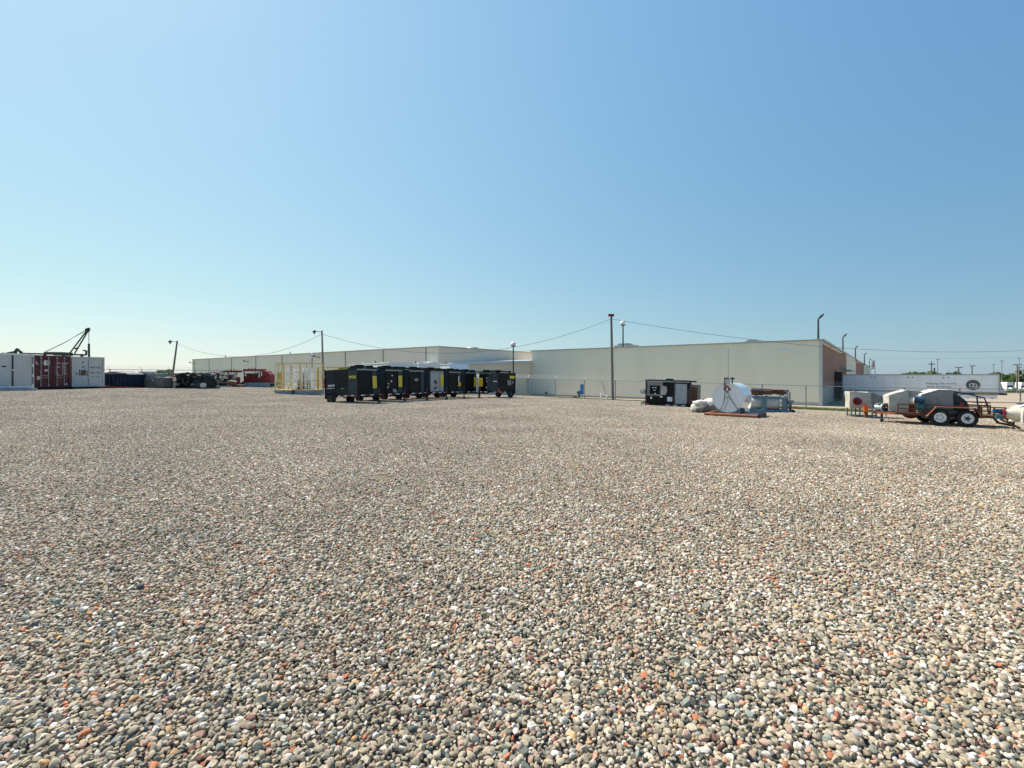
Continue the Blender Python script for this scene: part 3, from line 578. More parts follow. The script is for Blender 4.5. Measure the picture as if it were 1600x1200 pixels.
# ------------------------------------------------------------------ lifting rig behind the containers
q = P(95, 46.5); CR = thing('crane', 'dark lifting rig with a slanted double boom and cables behind the containers', 'crane', (q.x, q.y, q.z), 0)
def lc(px, py, dd=0): v = P(px, 46.5+dd, py); return v - Vector((q.x, q.y, q.z))
MB().beam(lc(36,552.3), lc(135,554.6), .14, .15).beam(lc(70,551.6), lc(100,552), .2, .22).beam(lc(85,552.6), lc(112,553.6), .25, .34).build('deck_beam', M['dsteel'], CR)
leg = MB()
for px in (45, 70, 100, 128): v = lc(px, 553); leg.cyl((v.x,v.y,-.2), (v.x,v.y,v.z), .12, n=8)
leg.build('stand', M['dsteel'], CR)
for a in (108.5, 116.5): MB().beam(lc(a,552.5), lc(135.3 if a < 112 else 137.6,517), .08, .09).build('boom_leg', M['dbrown'], CR)
MB().beam(lc(117,545), lc(122,543.5), .12).beam(lc(134.5,516.5), lc(139.5,513.5), .2, .22).box(*(lambda v: (v.x-.14,v.x+.1,v.y-.12,v.y+.12,v.z-.16,v.z+.16))(lc(137,516))).build('boom_head', M['dbrown'], CR)
MB().tube([lc(68,550.5), lc(100,535.5), lc(134.5,516.5)], .02, 5).tube([lc(70,551), lc(102,535), lc(134,515.5)], .018, 5).build('stay_cable', M['cable'], CR)
MB().tube([lc(138.7,517), lc(139,537)], .03, 5).build('hoist_line', M['steel'], CR); MB().cyl(lc(138.8,537), lc(139.2,562), .09, n=8).build('hoist_pipe', M['dsteel'], CR)
MB().beam(lc(12,552), lc(25,549.5), .17).beam(lc(12,551), lc(12,554), .17).beam(lc(24,550), lc(27,545), .17).beam(lc(26.5,545), lc(33,551), .17).beam(lc(33,549), lc(33,554), .17).beam(lc(24,550), lc(24,554), .2).build('folded_arm', M['dsteel'], CR)
MB().tube([lc(4,551), lc(12,552.5)], .03, 5).build('hose', M['cable'], CR)
MB().beam(lc(134.5,554.5), lc(135,547.5), .12).beam(lc(131.5,547.5), lc(134.5,549.5), .06).cyl(lc(130.5,547), lc(132.5,547.5), .1, n=8).build('work_lamp', M['dsteel'], CR)

# ------------------------------------------------------------------ left row: dumpster, grey unit, black machinery, standpipe, sign
q = P(190.5, 46); o = thing('dumpster', 'low dark blue ribbed dumpster beside the right hand white container', 'dumpster', q, R(-8))
MB().prism([(-1.62,.28),(1.56,.28),(1.72,1.38),(-1.75,1.38)], -.9, .9).build('body', M['navy'], o)
rb = MB()
for k in range(8): xx = -1.55+k*.43; rb.box(xx, xx+.08, -.97, -.9, .3, 1.3)
rb.box(-1.78,1.75,-1.0,-.9,1.30,1.4); rb.build('rib', M['navy'], o)
MB().box(-1.7,1.65,-1.02,-.8,.02,.27).box(-1.7,1.65,.8,1.02,.02,.27).box(-1.65,1.6,-.8,.8,.08,.25).build('skid', M['dred'], o)
drape([(-1.7,1.36),(1.66,1.36),(1.3,1.52),(.2,1.62),(-1.2,1.55)], -.85, .85, .06, 'load', M['tarp'], o, 5, 2.)
q = P(243, 47.5); o = thing('pump_unit', 'grey canvas covered pump unit on low skids left of the leaning pole', 'machine', q, R(-10))
MB().box(-1.75,1.75,-.8,-.6,.0,.18).box(-1.75,1.75,.6,.8,.0,.18).build('skid', M['dsteel'], o)
drape([(-1.75,.12),(-.72,.12),(-.62,1.18),(-1.62,1.2)], -.8, .8, .07, 'cover', M['tarpm'], o, 5, 1.)
drape([(-.66,.12),(.72,.12),(.82,.7),(.45,1.02),(-.4,1.02)], -.95, .75, .05, 'cover', M['tarpd'], o, 5, 4.)
drape([(.7,.12),(1.75,.12),(1.7,1.08),(.75,1.15)], -.8, .8, .07, 'cover', M['tarpm'], o, 5, 7.)
drape([(-.95,.98),(1.0,.96),(.7,1.5),(-.7,1.52)], -.6, .8, .04, 'hood', M['tarp'], o, 5, 9.)
q = P(272.5, 46.6); o = thing('standpipe', 'thin tan standpipe with red collar and pale tag by the leaning pole', 'standpipe', q, 0)
MB().cyl((0,0,0), (0,0,.55), .13, .11, 10).cyl((0,0,.55), (0,0,1.3), .07, n=8).build('pipe', M['tarp'], o); MB().lathe((0,0,1.15), (0,0,1), [(-.12,.02),(-.1,.16),(.1,.16),(.12,.02)], 12).build('collar', M['red'], o)
bx('tag', M['cream'], o, -.05, .26, -.16, -.13, .72, 1.12); MB().lathe((.02,0,.42),(0,0,1),[(-.1,.01),(-.1,.15),(.1,.15),(.12,.01)],10).build('cap', M['steel'], o)
q = P(304.5, 48); o = thing('scrap_machinery', 'long pile of black tarped machinery right of the leaning pole', 'machinery', q, R(-6))
drape([(-1.85,.05),(1.75,.05),(1.7,.9),(1.45,1.35),(.9,1.32),(.55,1.58),(.0,1.3),(-.5,1.42),(-.75,1.62),(-1.1,1.4),(-1.5,1.45),(-1.8,.9)], -.8, .8, .11, 'cover', M['blk'], o, 6, 3.)
random.seed(21); jm = MB()
for k in range(26):
    x = random.uniform(-1.7,1.6); z = random.uniform(.15,1.3); jm.beam((x,-.86,z), (x+random.uniform(-.5,.5),-.95,max(.1,z+random.uniform(-.4,.4))), random.uniform(.05,.14))
jm.build('pipework', M['dsteel'], o)
for x in (-1.1, .55): MB().cyl((x,-1.0,.42), (x+.22,-1.05,.42), .13, n=10).build('coupling', M['steel'], o)
MB().cyl((.75,-1.0,.4), (1.6,-1.0,.36), .2, n=12).build('drum', M['slate'], o); MB().cyl((1.6,-1.0,.36), (1.85,-1.0,.33), .26, n=12).build('drum_cap', M['offw'], o)
bx('skid', M['dsteel'], o, -1.85, 2.05, -1.1, .9, -.05, .14)
q = P(328, 50.5); o = thing('valve_box', 'small red box on a pale post between black machinery and hoses', 'box', q, 0)
MB().box(-.34,.34,-.2,.2,.98,1.42).prism([(-.4,1.42),(.4,1.42),(.2,1.56),(-.2,1.56)],-.24,.24).build('box', M['red'], o); MB().box(-.13,.13,-.1,.1,0,.98).build('post', M['tarpt'], o)
bx('label_plate', M['tapew'], o, -.26, .14, -.22, -.2, 1.1, 1.22)

# ------------------------------------------------------------------ hose rack and red pumps
q = P(345, 56); o = thing('hose_rack', 'rack of coiled black hoses and valves left of the red pumps', 'hose rack', q, R(-5)); random.seed(5)
fm = MB()
for x in (-1.2, .0, 1.15): fm.beam((x,-.4,0), (x,-.4,1.8), .07).beam((x,.4,0), (x,.4,1.5), .07)
fm.beam((-1.2,-.4,.5),(1.15,-.4,.5),.07).beam((-1.2,-.4,1.25),(1.15,-.4,1.25),.07); fm.build('frame', M['steel'], o)
for k in range(7):
    cx, cz, rr = random.uniform(-.7,.8), random.uniform(.95,1.35), random.uniform(.35,.6)
    MB().tube([(cx+rr*math.cos(t)*1.3, -.55+.1*math.sin(3*t)+.05*k, cz+rr*math.sin(t)) for t in np.linspace(0,6.3,22)], .055, 6).build('hose', M['hose'] if k % 3 else M['tarpt'], o)
drape([(-1.1,.1),(1.1,.1),(1.0,.95),(.2,1.1),(-.9,.9)], -.3, .35, .12, 'machine', M['blk'], o, 4, 6.)
MB().lathe((-.9,-.3,1.5),(0,0,1),[(-.25,.05),(-.2,.28),(.1,.28),(.25,.05)],10).build('valve_cap', M['tarpl'], o)
bx('deck', M['tarpt'], o, -1.4, 1.6, -.75, .7, .02, .16)
q = P(400, 58); SK = thing('skid_base', 'blue grey steel skid under the right hand red pump', 'skid', q, R(-4))
sk = MB().box(-2.3,2.25,-.9,-.75,0,.52).box(-2.3,2.25,.75,.9,0,.52).box(-2.25,2.2,-.74,.74,.42,.5)
for x in (-2.2,-.9,.5,1.8): sk.box(x,x+.35,-.97,-.9,.0,.54)
sk.build('frame', M['bgrey'], SK)
def red_pump(label, px, d, z0, L0, seed, hood):
    random.seed(seed); q = P(px, d); o = thing('red_pump', label, 'pump', (q.x, q.y, q.z+z0), R(-4), 'red pump units')
    MB().box(-L0/2,L0/2,-.55,.55,.0,.16).build('base', M['dred'], o)
    MB().box(-L0*.42,L0*.12,-.4,.45,.16,.85).box(-L0*.35,-L0*.05,-.45,.4,.85,1.15).build('engine', M['dred'], o)
    MB().box(-L0*.46,L0*.20,-.5,.5,1.42,1.66).box(-L0*.44,-L0*.41,-.5,-.44,.16,1.42).box(L0*.14,L0*.17,-.5,-.44,.16,1.42).build('canopy', M['red'], o)
    if hood: MB().prism([(L0*.22,.16),(L0*.5,.16),(L0*.5,.95),(L0*.34,1.42),(L0*.2,1.5)], -.5, .5).build('cowl', M['red'], o)
    for k in range(4): x = random.uniform(-L0*.4,L0*.3); MB().cyl((x,-.55,random.uniform(.3,.9)), (x+random.uniform(.1,.3),-.62,random.uniform(.3,1.2)), random.uniform(.08,.17), n=10).build('cylinder', random.choice((M['red'],M['dred'],M['tarpl'],M['red'])), o)
    MB().cyl((L0*.2-.3,-.5,.6), (L0*.2-.3,-.5,1.45), .12, .09, 10).build('filter', M['tarpl'] if not hood else M['offw'], o)
    MB().tube([(-L0*.4,-.5,1.1),(-L0*.2,-.66,.7),(0,-.7,.9),(L0*.1,-.6,1.25)], .05, 6).build('hose', M['hose'], o)
    for k in range(3): x = -L0*.3+k*.4; MB().cyl((x,-.3,1.6),(x,-.3,1.8),.05,n=8).build('pipe', M['rust'], o)
red_pump('dark red pump unit with hoses, nearest the hose rack', 368, 57.5, .3, 2.6, 8, False)
red_pump('red pump unit with sloping end cowl on the blue grey skid', 404, 58, .52, 3.6, 9, True)
q = P(366, 57); o = thing('timber_deck', 'low dark timber deck under the left red pump', 'deck', q, R(-4)); MB().box(-1.6,1.4,-1.0,.8,.18,.3).build('boards', M['tarpt'], o); MB().box(-1.5,1.3,-.85,.7,0,.18).build('bearers', M['rust'], o)
q = P(361, 55.8); o = thing('crate', 'small orange brown crate in front of the left red pump', 'crate', q, R(10)); MB().box(-.35,.5,-.3,.3,.3,.62).build('box', M['orng'], o); MB().prism([(-.4,.62),(.55,.62),(.4,.72),(-.1,.8)],-.32,.32).build('lid', M['tarpt'], o); bx('foot', M['rust'], o, -.3, .45, -.25, .25, 0, .3)

# ------------------------------------------------------------------ yellow railed platform
q = P(470, 42.6); CG = thing('railed_platform', 'yellow railed platform with white racks on a blue grey skid', 'platform', q, R(-7)); Wc, Dc, B0, Hc = 3.35, 2.3, .36, 2.75
MB().box(-Wc/2-.05,Wc/2+.05,-Dc/2-.05,-Dc/2+.12,.0,.34).box(-Wc/2-.05,Wc/2+.05,Dc/2-.12,Dc/2+.05,.0,.34).box(-Wc/2-.05,-Wc/2+.1,-Dc/2+.12,Dc/2-.12,0,.34).box(Wc/2-.1,Wc/2+.05,-Dc/2+.12,Dc/2-.12,0,.34).box(-Wc/2+.1,Wc/2-.1,-Dc/2+.12,Dc/2-.12,.24,.33).build('skid', M['bgrey'], CG)
MB().box(-Wc/2-.06,Wc/2+.06,-Dc/2-.06,Dc/2+.06,.342,.40).build('kick_rail', M['cage'], CG)
for i, x in enumerate(np.linspace(-Wc/2, Wc/2-.25, 5)):
    for y in (-Dc/2, Dc/2): MB().box(x-.035,x+.035,y-.035,y+.035,.40,Hc-(.0 if i else .1)).build('post', M['cage'] if (i+(y > 0)) % 2 else M['palecage'], CG)
for y in (-Dc/2, Dc/2):
    for z in (Hc, 1.95, 1.2, .78): MB().box(-Wc/2,Wc/2,y-.02,y+.02,z-.025,z+.025).build('rail', M['cage'] if z > 2.5 else M['palecage'], CG)
for x in (-Wc/2, Wc/2):
    for z in (Hc-.05, 1.95, 1.2): MB().box(x-.02,x+.02,-Dc/2+.04,Dc/2-.04,z-.025,z+.025).build('rail', M['cage'], CG)
for x in (-.95, -.1, .75):
    rk = MB()
    for dx in (-.28,.28): rk.box(x+dx-.06,x+dx+.06,-.12,.12,.40,2.35)
    for z in (.55,.95,1.25,1.6,1.95): rk.box(x-.28,x+.28,-.1,.1,z,z+.09)
    rk.build('rack', M['wht'], CG)
MB().box(-.55,.55,.3,.7,.4,1.35).cyl((.35,.2,.4),(.35,.2,1.95),.13,n=10).cyl((-.2,-.5,.4),(.15,-.5,.45),.2,n=10).build('pump', M['rust'], CG)
MB().lathe((-.1,-.75,.4),(0,0,1),[(0,.2),(.3,.26),(.5,.24),(.52,.01)],12).build('bin', M['clean'], CG)
for x in (-1.35, .45, 1.1): MB().box(x-.1,x+.1,Dc/2-.2,Dc/2-.16,.4,2.4).build('kick_plate', M['cage'], CG)
bx('panel', M['clean'], CG, 1.28, 1.5, -.5, -.3, .4, 2.0)
MB().box(-.1,.1,-.06,.06,-.05,.36, Matrix.Translation((-.0,-Dc/2-.1,0))).build('hook', M['dsteel'], CG)
q = P(435, 45.5); o = thing('cage_gate', 'tall yellow mesh cage gate standing left of the railed platform', 'gate', q, R(-10))
g = MB()
for x in (-.35, .0, .38): g.box(x-.03,x+.03,-.03,.03,0,2.6)
for z in (.5,1.0,1.55,2.57): g.box(-.35,.38,-.025,.025,z-.02,z+.02)
g.build('frame', M['cage'], o); MB().box(-.12,.34,.03,.06,.3,1.95).build('mesh_panel', M['cage'], o); bx('foot', M['offw'], o, -.3, .5, -.3, .2, 0, .16)
q = P(517, 45.0); o = thing('guard_rail', 'cream and yellow guard rail frame behind the nearest generator trailer', 'guard rail', q, R(-7))
g = MB()
for x in (-1.05, -.5, .6, 1.5, 2.3): g.box(x-.04,x+.04,-.04,.04,0,2.52)
g.build('post', M['palecage'], o); MB().box(-1.05,2.3,-.03,.03,2.45,2.53).box(-1.05,2.3,-.03,.03,1.6,1.67).build('rail', M['cage'], o)

# ------------------------------------------------------------------ white trailers parked behind the generators
def white_box(label, px, d, L0, top, kind):
    q = P(px, d); h = EYE-(top-HZ)*d/F-q.z; o = thing('site_trailer', label, 'trailer', q, R(-55), 'white trailers behind the generators')
    if kind: MB().prism([(-L0/2,.55),(L0/2,.55),(L0/2,1.5),(L0/2-1.1,h),(-L0/2,h)],-1.2,1.2).build('body', M['clean'], o)
    else: MB().box(-L0/2,L0/2,-1.2,1.2,.55,h).build('body', M['clean'], o)
    MB().box(-L0/2,L0/2-1.0*kind,-1.22,-1.2,h-.18,h-.05).build('trim', M['steel'], o)
    bx('chassis', M['dsteel'], o, -L0/2+.2, L0/2-.2, -.9, .9, .3, .548)
    for x in (-.5, .5): wheel(o, x, -1.0, .38, .24, -1)
    for x in (-.5, .5): wheel(o, x, 1.0, .38, .24, 1)
    for x in (-L0*.3, L0*.15): MB().box(x-.2,x+.2,-.3,.3,h,h+.16).build('roof_hatch', M['offw'], o)
    for x in (-L0*.4, -L0*.1, L0*.25): bx('window', M['glass'], o, x-.3, x+.3, -1.215, -1.2, h-1.0, h-.5) if not kind else None
    MB().cyl((-L0*.05,0,h),(-L0*.05,0,h+.35),.05,n=6).build('vent_pipe', M['dsteel'], o)
white_box('long white box trailer behind the first black generators', 590, 50.5, 13.2, 568.6, 0)
white_box('white box trailer in the middle of the parked white trailers', 651, 53, 6.8, 569.2, 0)
white_box('white trailer with a sloping nose at the right of the parked white trailers', 699, 55, 7.6, 569.6, 1)

# ------------------------------------------------------------------ generator trailers
def tape(parent, p, q, w, n, name='reflective_tape'):
    p = Vector(p); q = Vector(q)
    a, b = MB(), MB()
    for k in range(n): (a if k % 2 else b).beam(p.lerp(q, (k+.04)/n), p.lerp(q, (k+.96)/n), .012, w)
    t = b.build(name, M['tapew'], parent); a.build('red_band', M['tapered'], t) if n > 1 else None
def generator(label, x, y, rz, v):
    fx, fy = math.cos(rz), math.sin(rz); sl = gslope(x, y, fx, fy); sr = gslope(x, y, -fy, fx)
    o = thing('generator_trailer', label, 'generator', (x, y, gz(x, y)), rz, 'black generator trailers', (math.atan(sr)*.8, -math.atan(sl)-v.get('dip', .02)))
    L0, W0, B0, T0 = 3.0, 1.58, .58, 2.2         # the front face is at x=0, the body runs back to -L0
    ch = MB().box(-L0-.1,.05,-W0/2+.05,-W0/2+.2,.46,B0-.002).box(-L0-.1,.05,W0/2-.2,W0/2-.05,.46,B0-.002).box(-.1,.08,-W0/2+.2,W0/2-.2,.44,B0-.002)
    ch.box(-L0-.1,-L0+.02,-W0/2+.2,W0/2-.2,.46,B0-.002); ch.build('chassis', M['blk'], o)
    bm_, fm_ = v.get('side', M['char']), v.get('front', M['blk'])
    MB().box(-L0,-.06,-W0/2,W0/2,B0,T0).build('body', bm_, o)
    MB().box(-.058,.0,-W0/2,W0*.24,B0+.02,T0-.1).build('front_panel', fm_, o)
    MB().box(-.058,.05,W0*.245,W0/2,B0+.02,T0-.1).build('front_locker', v.get('locker', M['slate']), o)
    fr = MB().box(-L0-.05,-L0+.03,-W0/2-.04,-W0/2+.05,.36,T0+.1).box(-.95,-.9,-W0/2-.025,-W0/2-.001,B0,T0).box(-2.12,-2.08,-W0/2-.015,-W0/2-.001,B0+.3,T0-.05)
    fr.box(-L0-.05,-L0+.03,W0/2-.05,W0/2+.04,.36,T0+.1).box(-.95,-.9,W0/2+.001,W0/2+.025,B0,T0); fr.build('post', M['blk'], o)
    for s in (-1, 1):
        bx('side_door', v.get('corner', M['slate']), o, -.88, -.08, min(s*(W0/2+.001), s*(W0/2+.02)), max(s*(W0/2+.001), s*(W0/2+.02)), B0+.0, T0-.05)
        lv = MB()
        for k in range(9): zz = B0+.55+k*.1; lv.box(-2.0,-1.05,min(s*(W0/2+.001), s*(W0/2+.02)),max(s*(W0/2+.001), s*(W0/2+.02)),zz,zz+.05)
        lv.build('louvre', M['blk'], o)
        wheel(o, -2.45, s*(W0/2+.02), .35, .2, s, M['dsteel'])
        fd = MB()
        for k in range(8):
            a0, a1_ = math.pi*(k+.4)/8.8, math.pi*(k+1.4)/8.8
            fd.beam((-2.45+.44*math.cos(a0), s*(W0/2+.02), .35+.44*math.sin(a0)), (-2.45+.44*math.cos(a1_), s*(W0/2+.02), .35+.44*math.sin(a1_)), .26, .025)
        fd.build('fender', M['slate'], o)
        tape(o, (-1.9, s*(W0/2+.0), .51), (-.1, s*(W0/2+.0), .51), .07, 6)
    tape(o, (.09,-W0/2+.1,.51), (.09,W0*.3,.51), .08, v.get('bands', 3))
    tape(o, (-L0-.07,-W0/2-.02,.55), (-L0-.07,-W0/2-.02,T0+.05), .09, 3, 'reflector_post')
    # roof: tray edge, folded mast and lamp drums
    MB().box(-L0-.02,.04,-W0/2-.03,W0/2+.03,T0,T0+.05).build('roof', M['slate'], o); MB().box(-.055,.06,-W0/2-.02,W0/2+.02,T0-.085,T0-.002).build('front_lip', M['steel'], o)
    MB().box(-L0+.1,.12,W0*.18,W0*.18+.14,T0+.12,T0+.24).box(-L0+.2,-L0+.35,W0*.18,W0*.18+.14,T0+.05,T0+.12).box(-.3,-.15,W0*.18,W0*.18+.14,T0+.05,T0+.12).box(.0,.1,-W0/2-.1,W0/2+.55,T0+.06,T0+.14).build('mast', M['blk'], o)
    for k, (xx, yy) in enumerate(v.get('drums', ((-.35,-.35),(-1.3,.2)))):
        MB().lathe((xx,yy,T0+.05),(0,0,1),[(0,.18),(.05,.2),(.07,.30),(.22,.31),(.25,.27),(.26,.01)],18).build('lamp_drum', M['rubber'], o)
    # hitch
    MB().beam((.05,-.55,.40),(1.0,0,.42),.09).beam((.05,.55,.40),(1.0,0,.42),.09).beam((.95,0,.42),(1.25,0,.44),.12).build('tongue', M['blk'], o)
    j = MB().cyl((.8,.16,.04),(.8,.16,.95),.045,n=8).cyl((.8,.16,.0),(.8,.16,.05),.12,n=10).beam((.8,.16,.93),(.8,.32,.95),.03); j.build('jack', M['dsteel'], o)
    if v.get('yellow', True):
        y0, y1, z0, z1 = v.get('yrect', (W0*.26, W0*.49, .95, 1.75))
        p = bx('notice_panel', M['yel'], o, .051, .062, y0, y1, z0, z1); ln = MB()
        for k in range(8): zz = z0+.08+k*(z1-z0-.12)/8; ln.box(.063,.066,y0+.05,y1-.05,zz,zz+(z1-z0)*.055)
        ln.build('notice_lines', M['amber'], p)
    return o, W0, T0, B0, L0
RZ = R(-28.1); rp = lambda k: (-9.36+.4706*2.45*k, 30.8+.8823*2.45*k)
# nearest
o, W0, T0, B0, L0 = generator('nearest black generator trailer, its whole wheeled side showing at the left end of the row', *rp(0), RZ, dict(dip=.05, bands=3))
p = bx('sticker', M['yel'], o, -.78, -.16, -W0/2-.03, -W0/2-.021, 1.62, 1.78)
MB().beam((-.75,-W0/2-.034,1.66),(-.2,-W0/2-.034,1.72),.006,.04).build('sticker_mark', M['blk'], p)
mk = MB()
for zz, a, b, h_ in ((1.18,-2.75,-2.1,.1),(1.03,-2.85,-2.35,.05),(1.03,-2.25,-2.15,.05),(.98,-1.5,-1.35,.03)):
    x = a
    while x < b: w_ = random.uniform(.05,.1); mk.box(x,min(b,x+w_),-W0/2-.012,-W0/2-.001,zz,zz+h_); x += w_+.02
mk.build('lettering', M['tapew'], o); bx('tag_plate', M['red'], o, -2.93, -2.85, -W0/2-.012, -W0/2-.001, 1.75, 1.9)
MB().box(-L0+.1,-.9,-W0/2-.05,-W0/2+.08,T0+.052,T0+.09).build('roof_trim', M['yel'], o)
def blobs(o, m, rects, name='sticker'):
    b = MB()
    for y0, y1, z0, z1 in rects: b.box(.001,.012,y0,y1,z0,z1)
    b.build(name, m, o)
o, *_ = generator('second black generator trailer with pale stickers and a silver patch low on its front', *rp(1), RZ, dict(yrect=(.42,.79,1.0,1.8)))
blobs(o, M['silver'], ((-.1,.22,.68,.86),(-.02,.3,.62,.76))); blobs(o, M['tapew'], ((-.22,-.12,1.75,1.85),(-.3,-.2,1.35,1.47),(-.6,-.5,1.2,1.28),(-.68,-.6,.92,.98),(-.62,-.52,1.0,1.08)))
o, *_ = generator('third generator trailer with 403 painted on its plain black front and no yellow notice', *rp(2), RZ, dict(yellow=False, locker=M['slate'], drums=((-.4,.1),(-1.2,-.3))))
text('unit_number', '403', .24, (.006,-.05,1.5), (0,1,0), (1,0,0), M['tapew'], o, stretch=1.3)
o, *_ = generator('silver fronted generator trailer with rusty stains beside a yellow notice', *rp(3), RZ, dict(front=M['silver'], locker=M['silver'], yrect=(.40,.79,1.05,1.95)))
blobs(o, M['rust'], ((-.4,.0,1.25,1.5),(-.2,.05,1.15,1.27),(-.4,-.1,.78,.95),(-.15,.05,.9,1.0)), 'rust_stain')
o, *_ = generator('plain black generator trailer right of the silver fronted one, notice half peeled', *rp(4), RZ, dict(yrect=(.40,.79,1.0,1.35), drums=((-.5,.0),(-1.4,.3))))
bx('torn_notice', M['tapew'], o, .051, .060, .42, .55, 1.36, 1.85)
o, *_ = generator('last square parked black generator trailer, yellow notice touching the next one', *rp(5), RZ, dict(yrect=(.40,.79,.95,1.8)))
z = P(766.5, 41.6); rz7 = math.atan2(-.70,-.71); ox = Vector((math.cos(rz7), math.sin(rz7)))
lv_ = Vector((-math.sin(rz7), math.cos(rz7)))
cc = Vector((z.x, z.y)) - lv_*.81
o, *_ = generator('black generator trailer turned the other way at the right end of the row', cc.x, cc.y, rz7, dict(yrect=(-.79,-.2,1.0,1.75), dip=0, drums=((-.4,-.3),(-1.3,.3)), side=M['char']))
blobs(o, M['tapew'], ((.2,.3,1.65,1.8),(.38,.52,1.6,1.82),(.25,.35,1.4,1.5),(.42,.55,1.35,1.5),(.2,.28,.85,1.0),(.33,.45,.75,.92)))
sdm = MB().box(-2.9,-2.3,.825,.835,1.75,2.0); sdm.build('notice', M['yel'], o); MB().box(-.7,-.25,.832,.84,1.42,1.5).build('lettering', M['tapew'], o)
MB().add([(-.95,.84,.72),(-.8,.84,.55),(-.95,.84,.38),(-1.1,.84,.55),(-.95,.85,.9),(-.75,.85,.65),(-.95,.85,.4),(-1.15,.85,.65)], [(4,5,6,7)]).build('hazard_diamond', M['tapered'], o)
MB().box(-2.5,-2.0,.825,.84,1.15,1.6).box(-2.8,-2.6,.825,.838,1.3,1.5).build('patch', M['tarp'], o)

# lone generator by the fence
q = P(1043, 34.0); o = thing('generator', 'lone black skid generator with white framed control panel in front of the fence', 'generator', q, R(-21), None, (0, -math.atan(gslope(q.x, q.y, .93, -.36)))); Lg, Hg = 2.95, 1.86
MB().box(-Lg/2-.2,Lg/2+.55,-.8,-.66,.02,.2).box(-Lg/2-.2,Lg/2+.55,.66,.8,.02,.2).box(-Lg/2-.3,-Lg/2-.2,-.8,.8,.04,.2).build('skid', M['blk'], o)
MB().box(-Lg/2,Lg/2,-.72,.75,.2,Hg-.15).build('body', M['blk'], o)
MB().box(-Lg/2-.02,-Lg/2+.08,-.8,-.721,.1,Hg).box(Lg/2-.02,Lg/2+.1,-.8,-.721,.1,Hg).box(.42,.5,-.78,-.721,.2,Hg-.1).box(-Lg/2-.03,Lg/2+.42,-.82,-.70,Hg-.1,Hg).box(-Lg/2,Lg/2,.6,.8,Hg-.1,Hg).build('frame', M['dsteel'], o)
cp = bx('control_frame', M['tarp'], o, -Lg/2+.1, -Lg/2+1.15, -.745, -.722, .72, 1.72); bx('control_panel', M['blk'], cp, -Lg/2+.28, -Lg/2+.98, -.765, -.746, .84, 1.45)
kb = MB()
for x, zz in ((.45,1.3),(.62,1.3),(.55,1.12),(.6,.88)): kb.box(-Lg/2+x,-Lg/2+x+.11,-.772,-.766,zz-.03,zz+.03)
kb.build('gauge', M['tapew'], cp)
MB().prism([(-.42,.82),(-.12,.8),(-.02,1.05),(-.06,1.4),(-.3,1.45),(-.46,1.2)],-.75,-.722).build('torn_panel', M['tarpt'], o)
bx('open_door', M['silver'], o, .52, 1.28, -.745, -.722, .22, 1.62); bx('door_stain', M['rust'], o, 1.29, 1.42, -.75, -.722, .3, 1.3)
bx('warning_label', M['tapew'], o, -.0, .34, -.73, -.722, .36, .68); bx('warning_label', M['tapew'], o, -.5, -.3, -.73, -.722, .62, .7); bx('warning_label', M['tapew'], o, -1.15, -1.03, -.73, -.722, .5, .66)
tape(o, (-Lg/2-.25,-.81,.12), (-Lg/2+.25,-.81,.12), .12, 2); tape(o, (-.1,-.81,.1), (1.2,-.81,.1), .09, 5)
MB().box(-.15,.35,-.2,.2,Hg-.1,Hg+.1).build('exhaust_box', M['dsteel'], o)
MB().lathe((-Lg/2-.22,-.4,1.0),(-.4,-.9,.1),[(-.12,.06),(-.08,.18),(.1,.2),(.12,.01)],14).beam((-Lg/2-.2,-.3,1.0),(-Lg/2,-.3,1.0),.05).build('work_lamp', M['steel'], o)
bx('radiator_cowl', M['tarp'], o, Lg/2+.1, Lg/2+.7, -.5, .6, .25, 1.6); bx('rust_patch', M['rust'], o, Lg/2+.12, Lg/2+.5, -.515, -.5, .28, 1.4)
MB().cyl((Lg/2+.25,-.7,.05),(Lg/2+.25,-.7,.5),.05,n=8).beam((Lg/2+.1,-.75,.5),(Lg/2+.75,-.75,.22),.06).build('tow_eye', M['steel'], o)

# ------------------------------------------------------------------ fuel tank on its pipe skid, sacks, blue pump skid
q = P(1137, 22.6, 651.5); ang = math.atan2(.80,.60); q.z = gz(q.x, q.y)
SK = thing('pipe_skid', 'rusty orange pipe skid lying under the white round tank', 'skid', q, R(-37))
MB().cyl((-1.02,-.12,.085),(1.32,-.12,.085),.085,n=14).cyl((-.9,1.55,.085),(1.4,1.55,.085),.085,n=12).build('pipe', M['orng'], SK)
MB().box(1.26,1.40,-.03,1.5,.03,.165).box(-.95,-.8,-.03,1.5,.03,.165).build('cross_bar', M['rust'], SK); MB().box(.55,1.25,.05,1.45,.10,.15).build('deck_plate', M['bgrey'], SK)
Rt = .705; TK = thing('fuel_tank', 'big white round fuel tank with red hazard diamond and black hose', 'tank', (q.x, q.y, q.z), R(-37)); zc = .19+Rt
MB().lathe((0,0.02,zc),(0,1,0),[(.03,.001),(.03,Rt-.03),(0,Rt-.03),(0,Rt),(.04,Rt),(.04,Rt-.004),(1.9,Rt-.004),(1.94,Rt-.05),(1.95,.001)],64).build('shell', M['tankw'], TK)
MB().box(-.42,-.2,.1,.3,.15,.34).box(.2,.5,.08,.3,.15,.34).box(-.45,.45,1.5,1.7,.15,.3).build('saddle', M['bgrey'], TK)
D = .175; MB().add([(-.03,-.004,zc+.42+D),(-.03+D,-.004,zc+.42),(-.03,-.004,zc+.42-D),(-.03-D,-.004,zc+.42),(-.03,.025,zc+.42+D),(-.03+D,.025,zc+.42),(-.03,.025,zc+.42-D),(-.03-D,.025,zc+.42)], [(0,1,2,3),(0,4,5,1),(1,5,6,2),(2,6,7,3),(3,7,4,0)]).build('hazard_diamond', M['red'], TK)
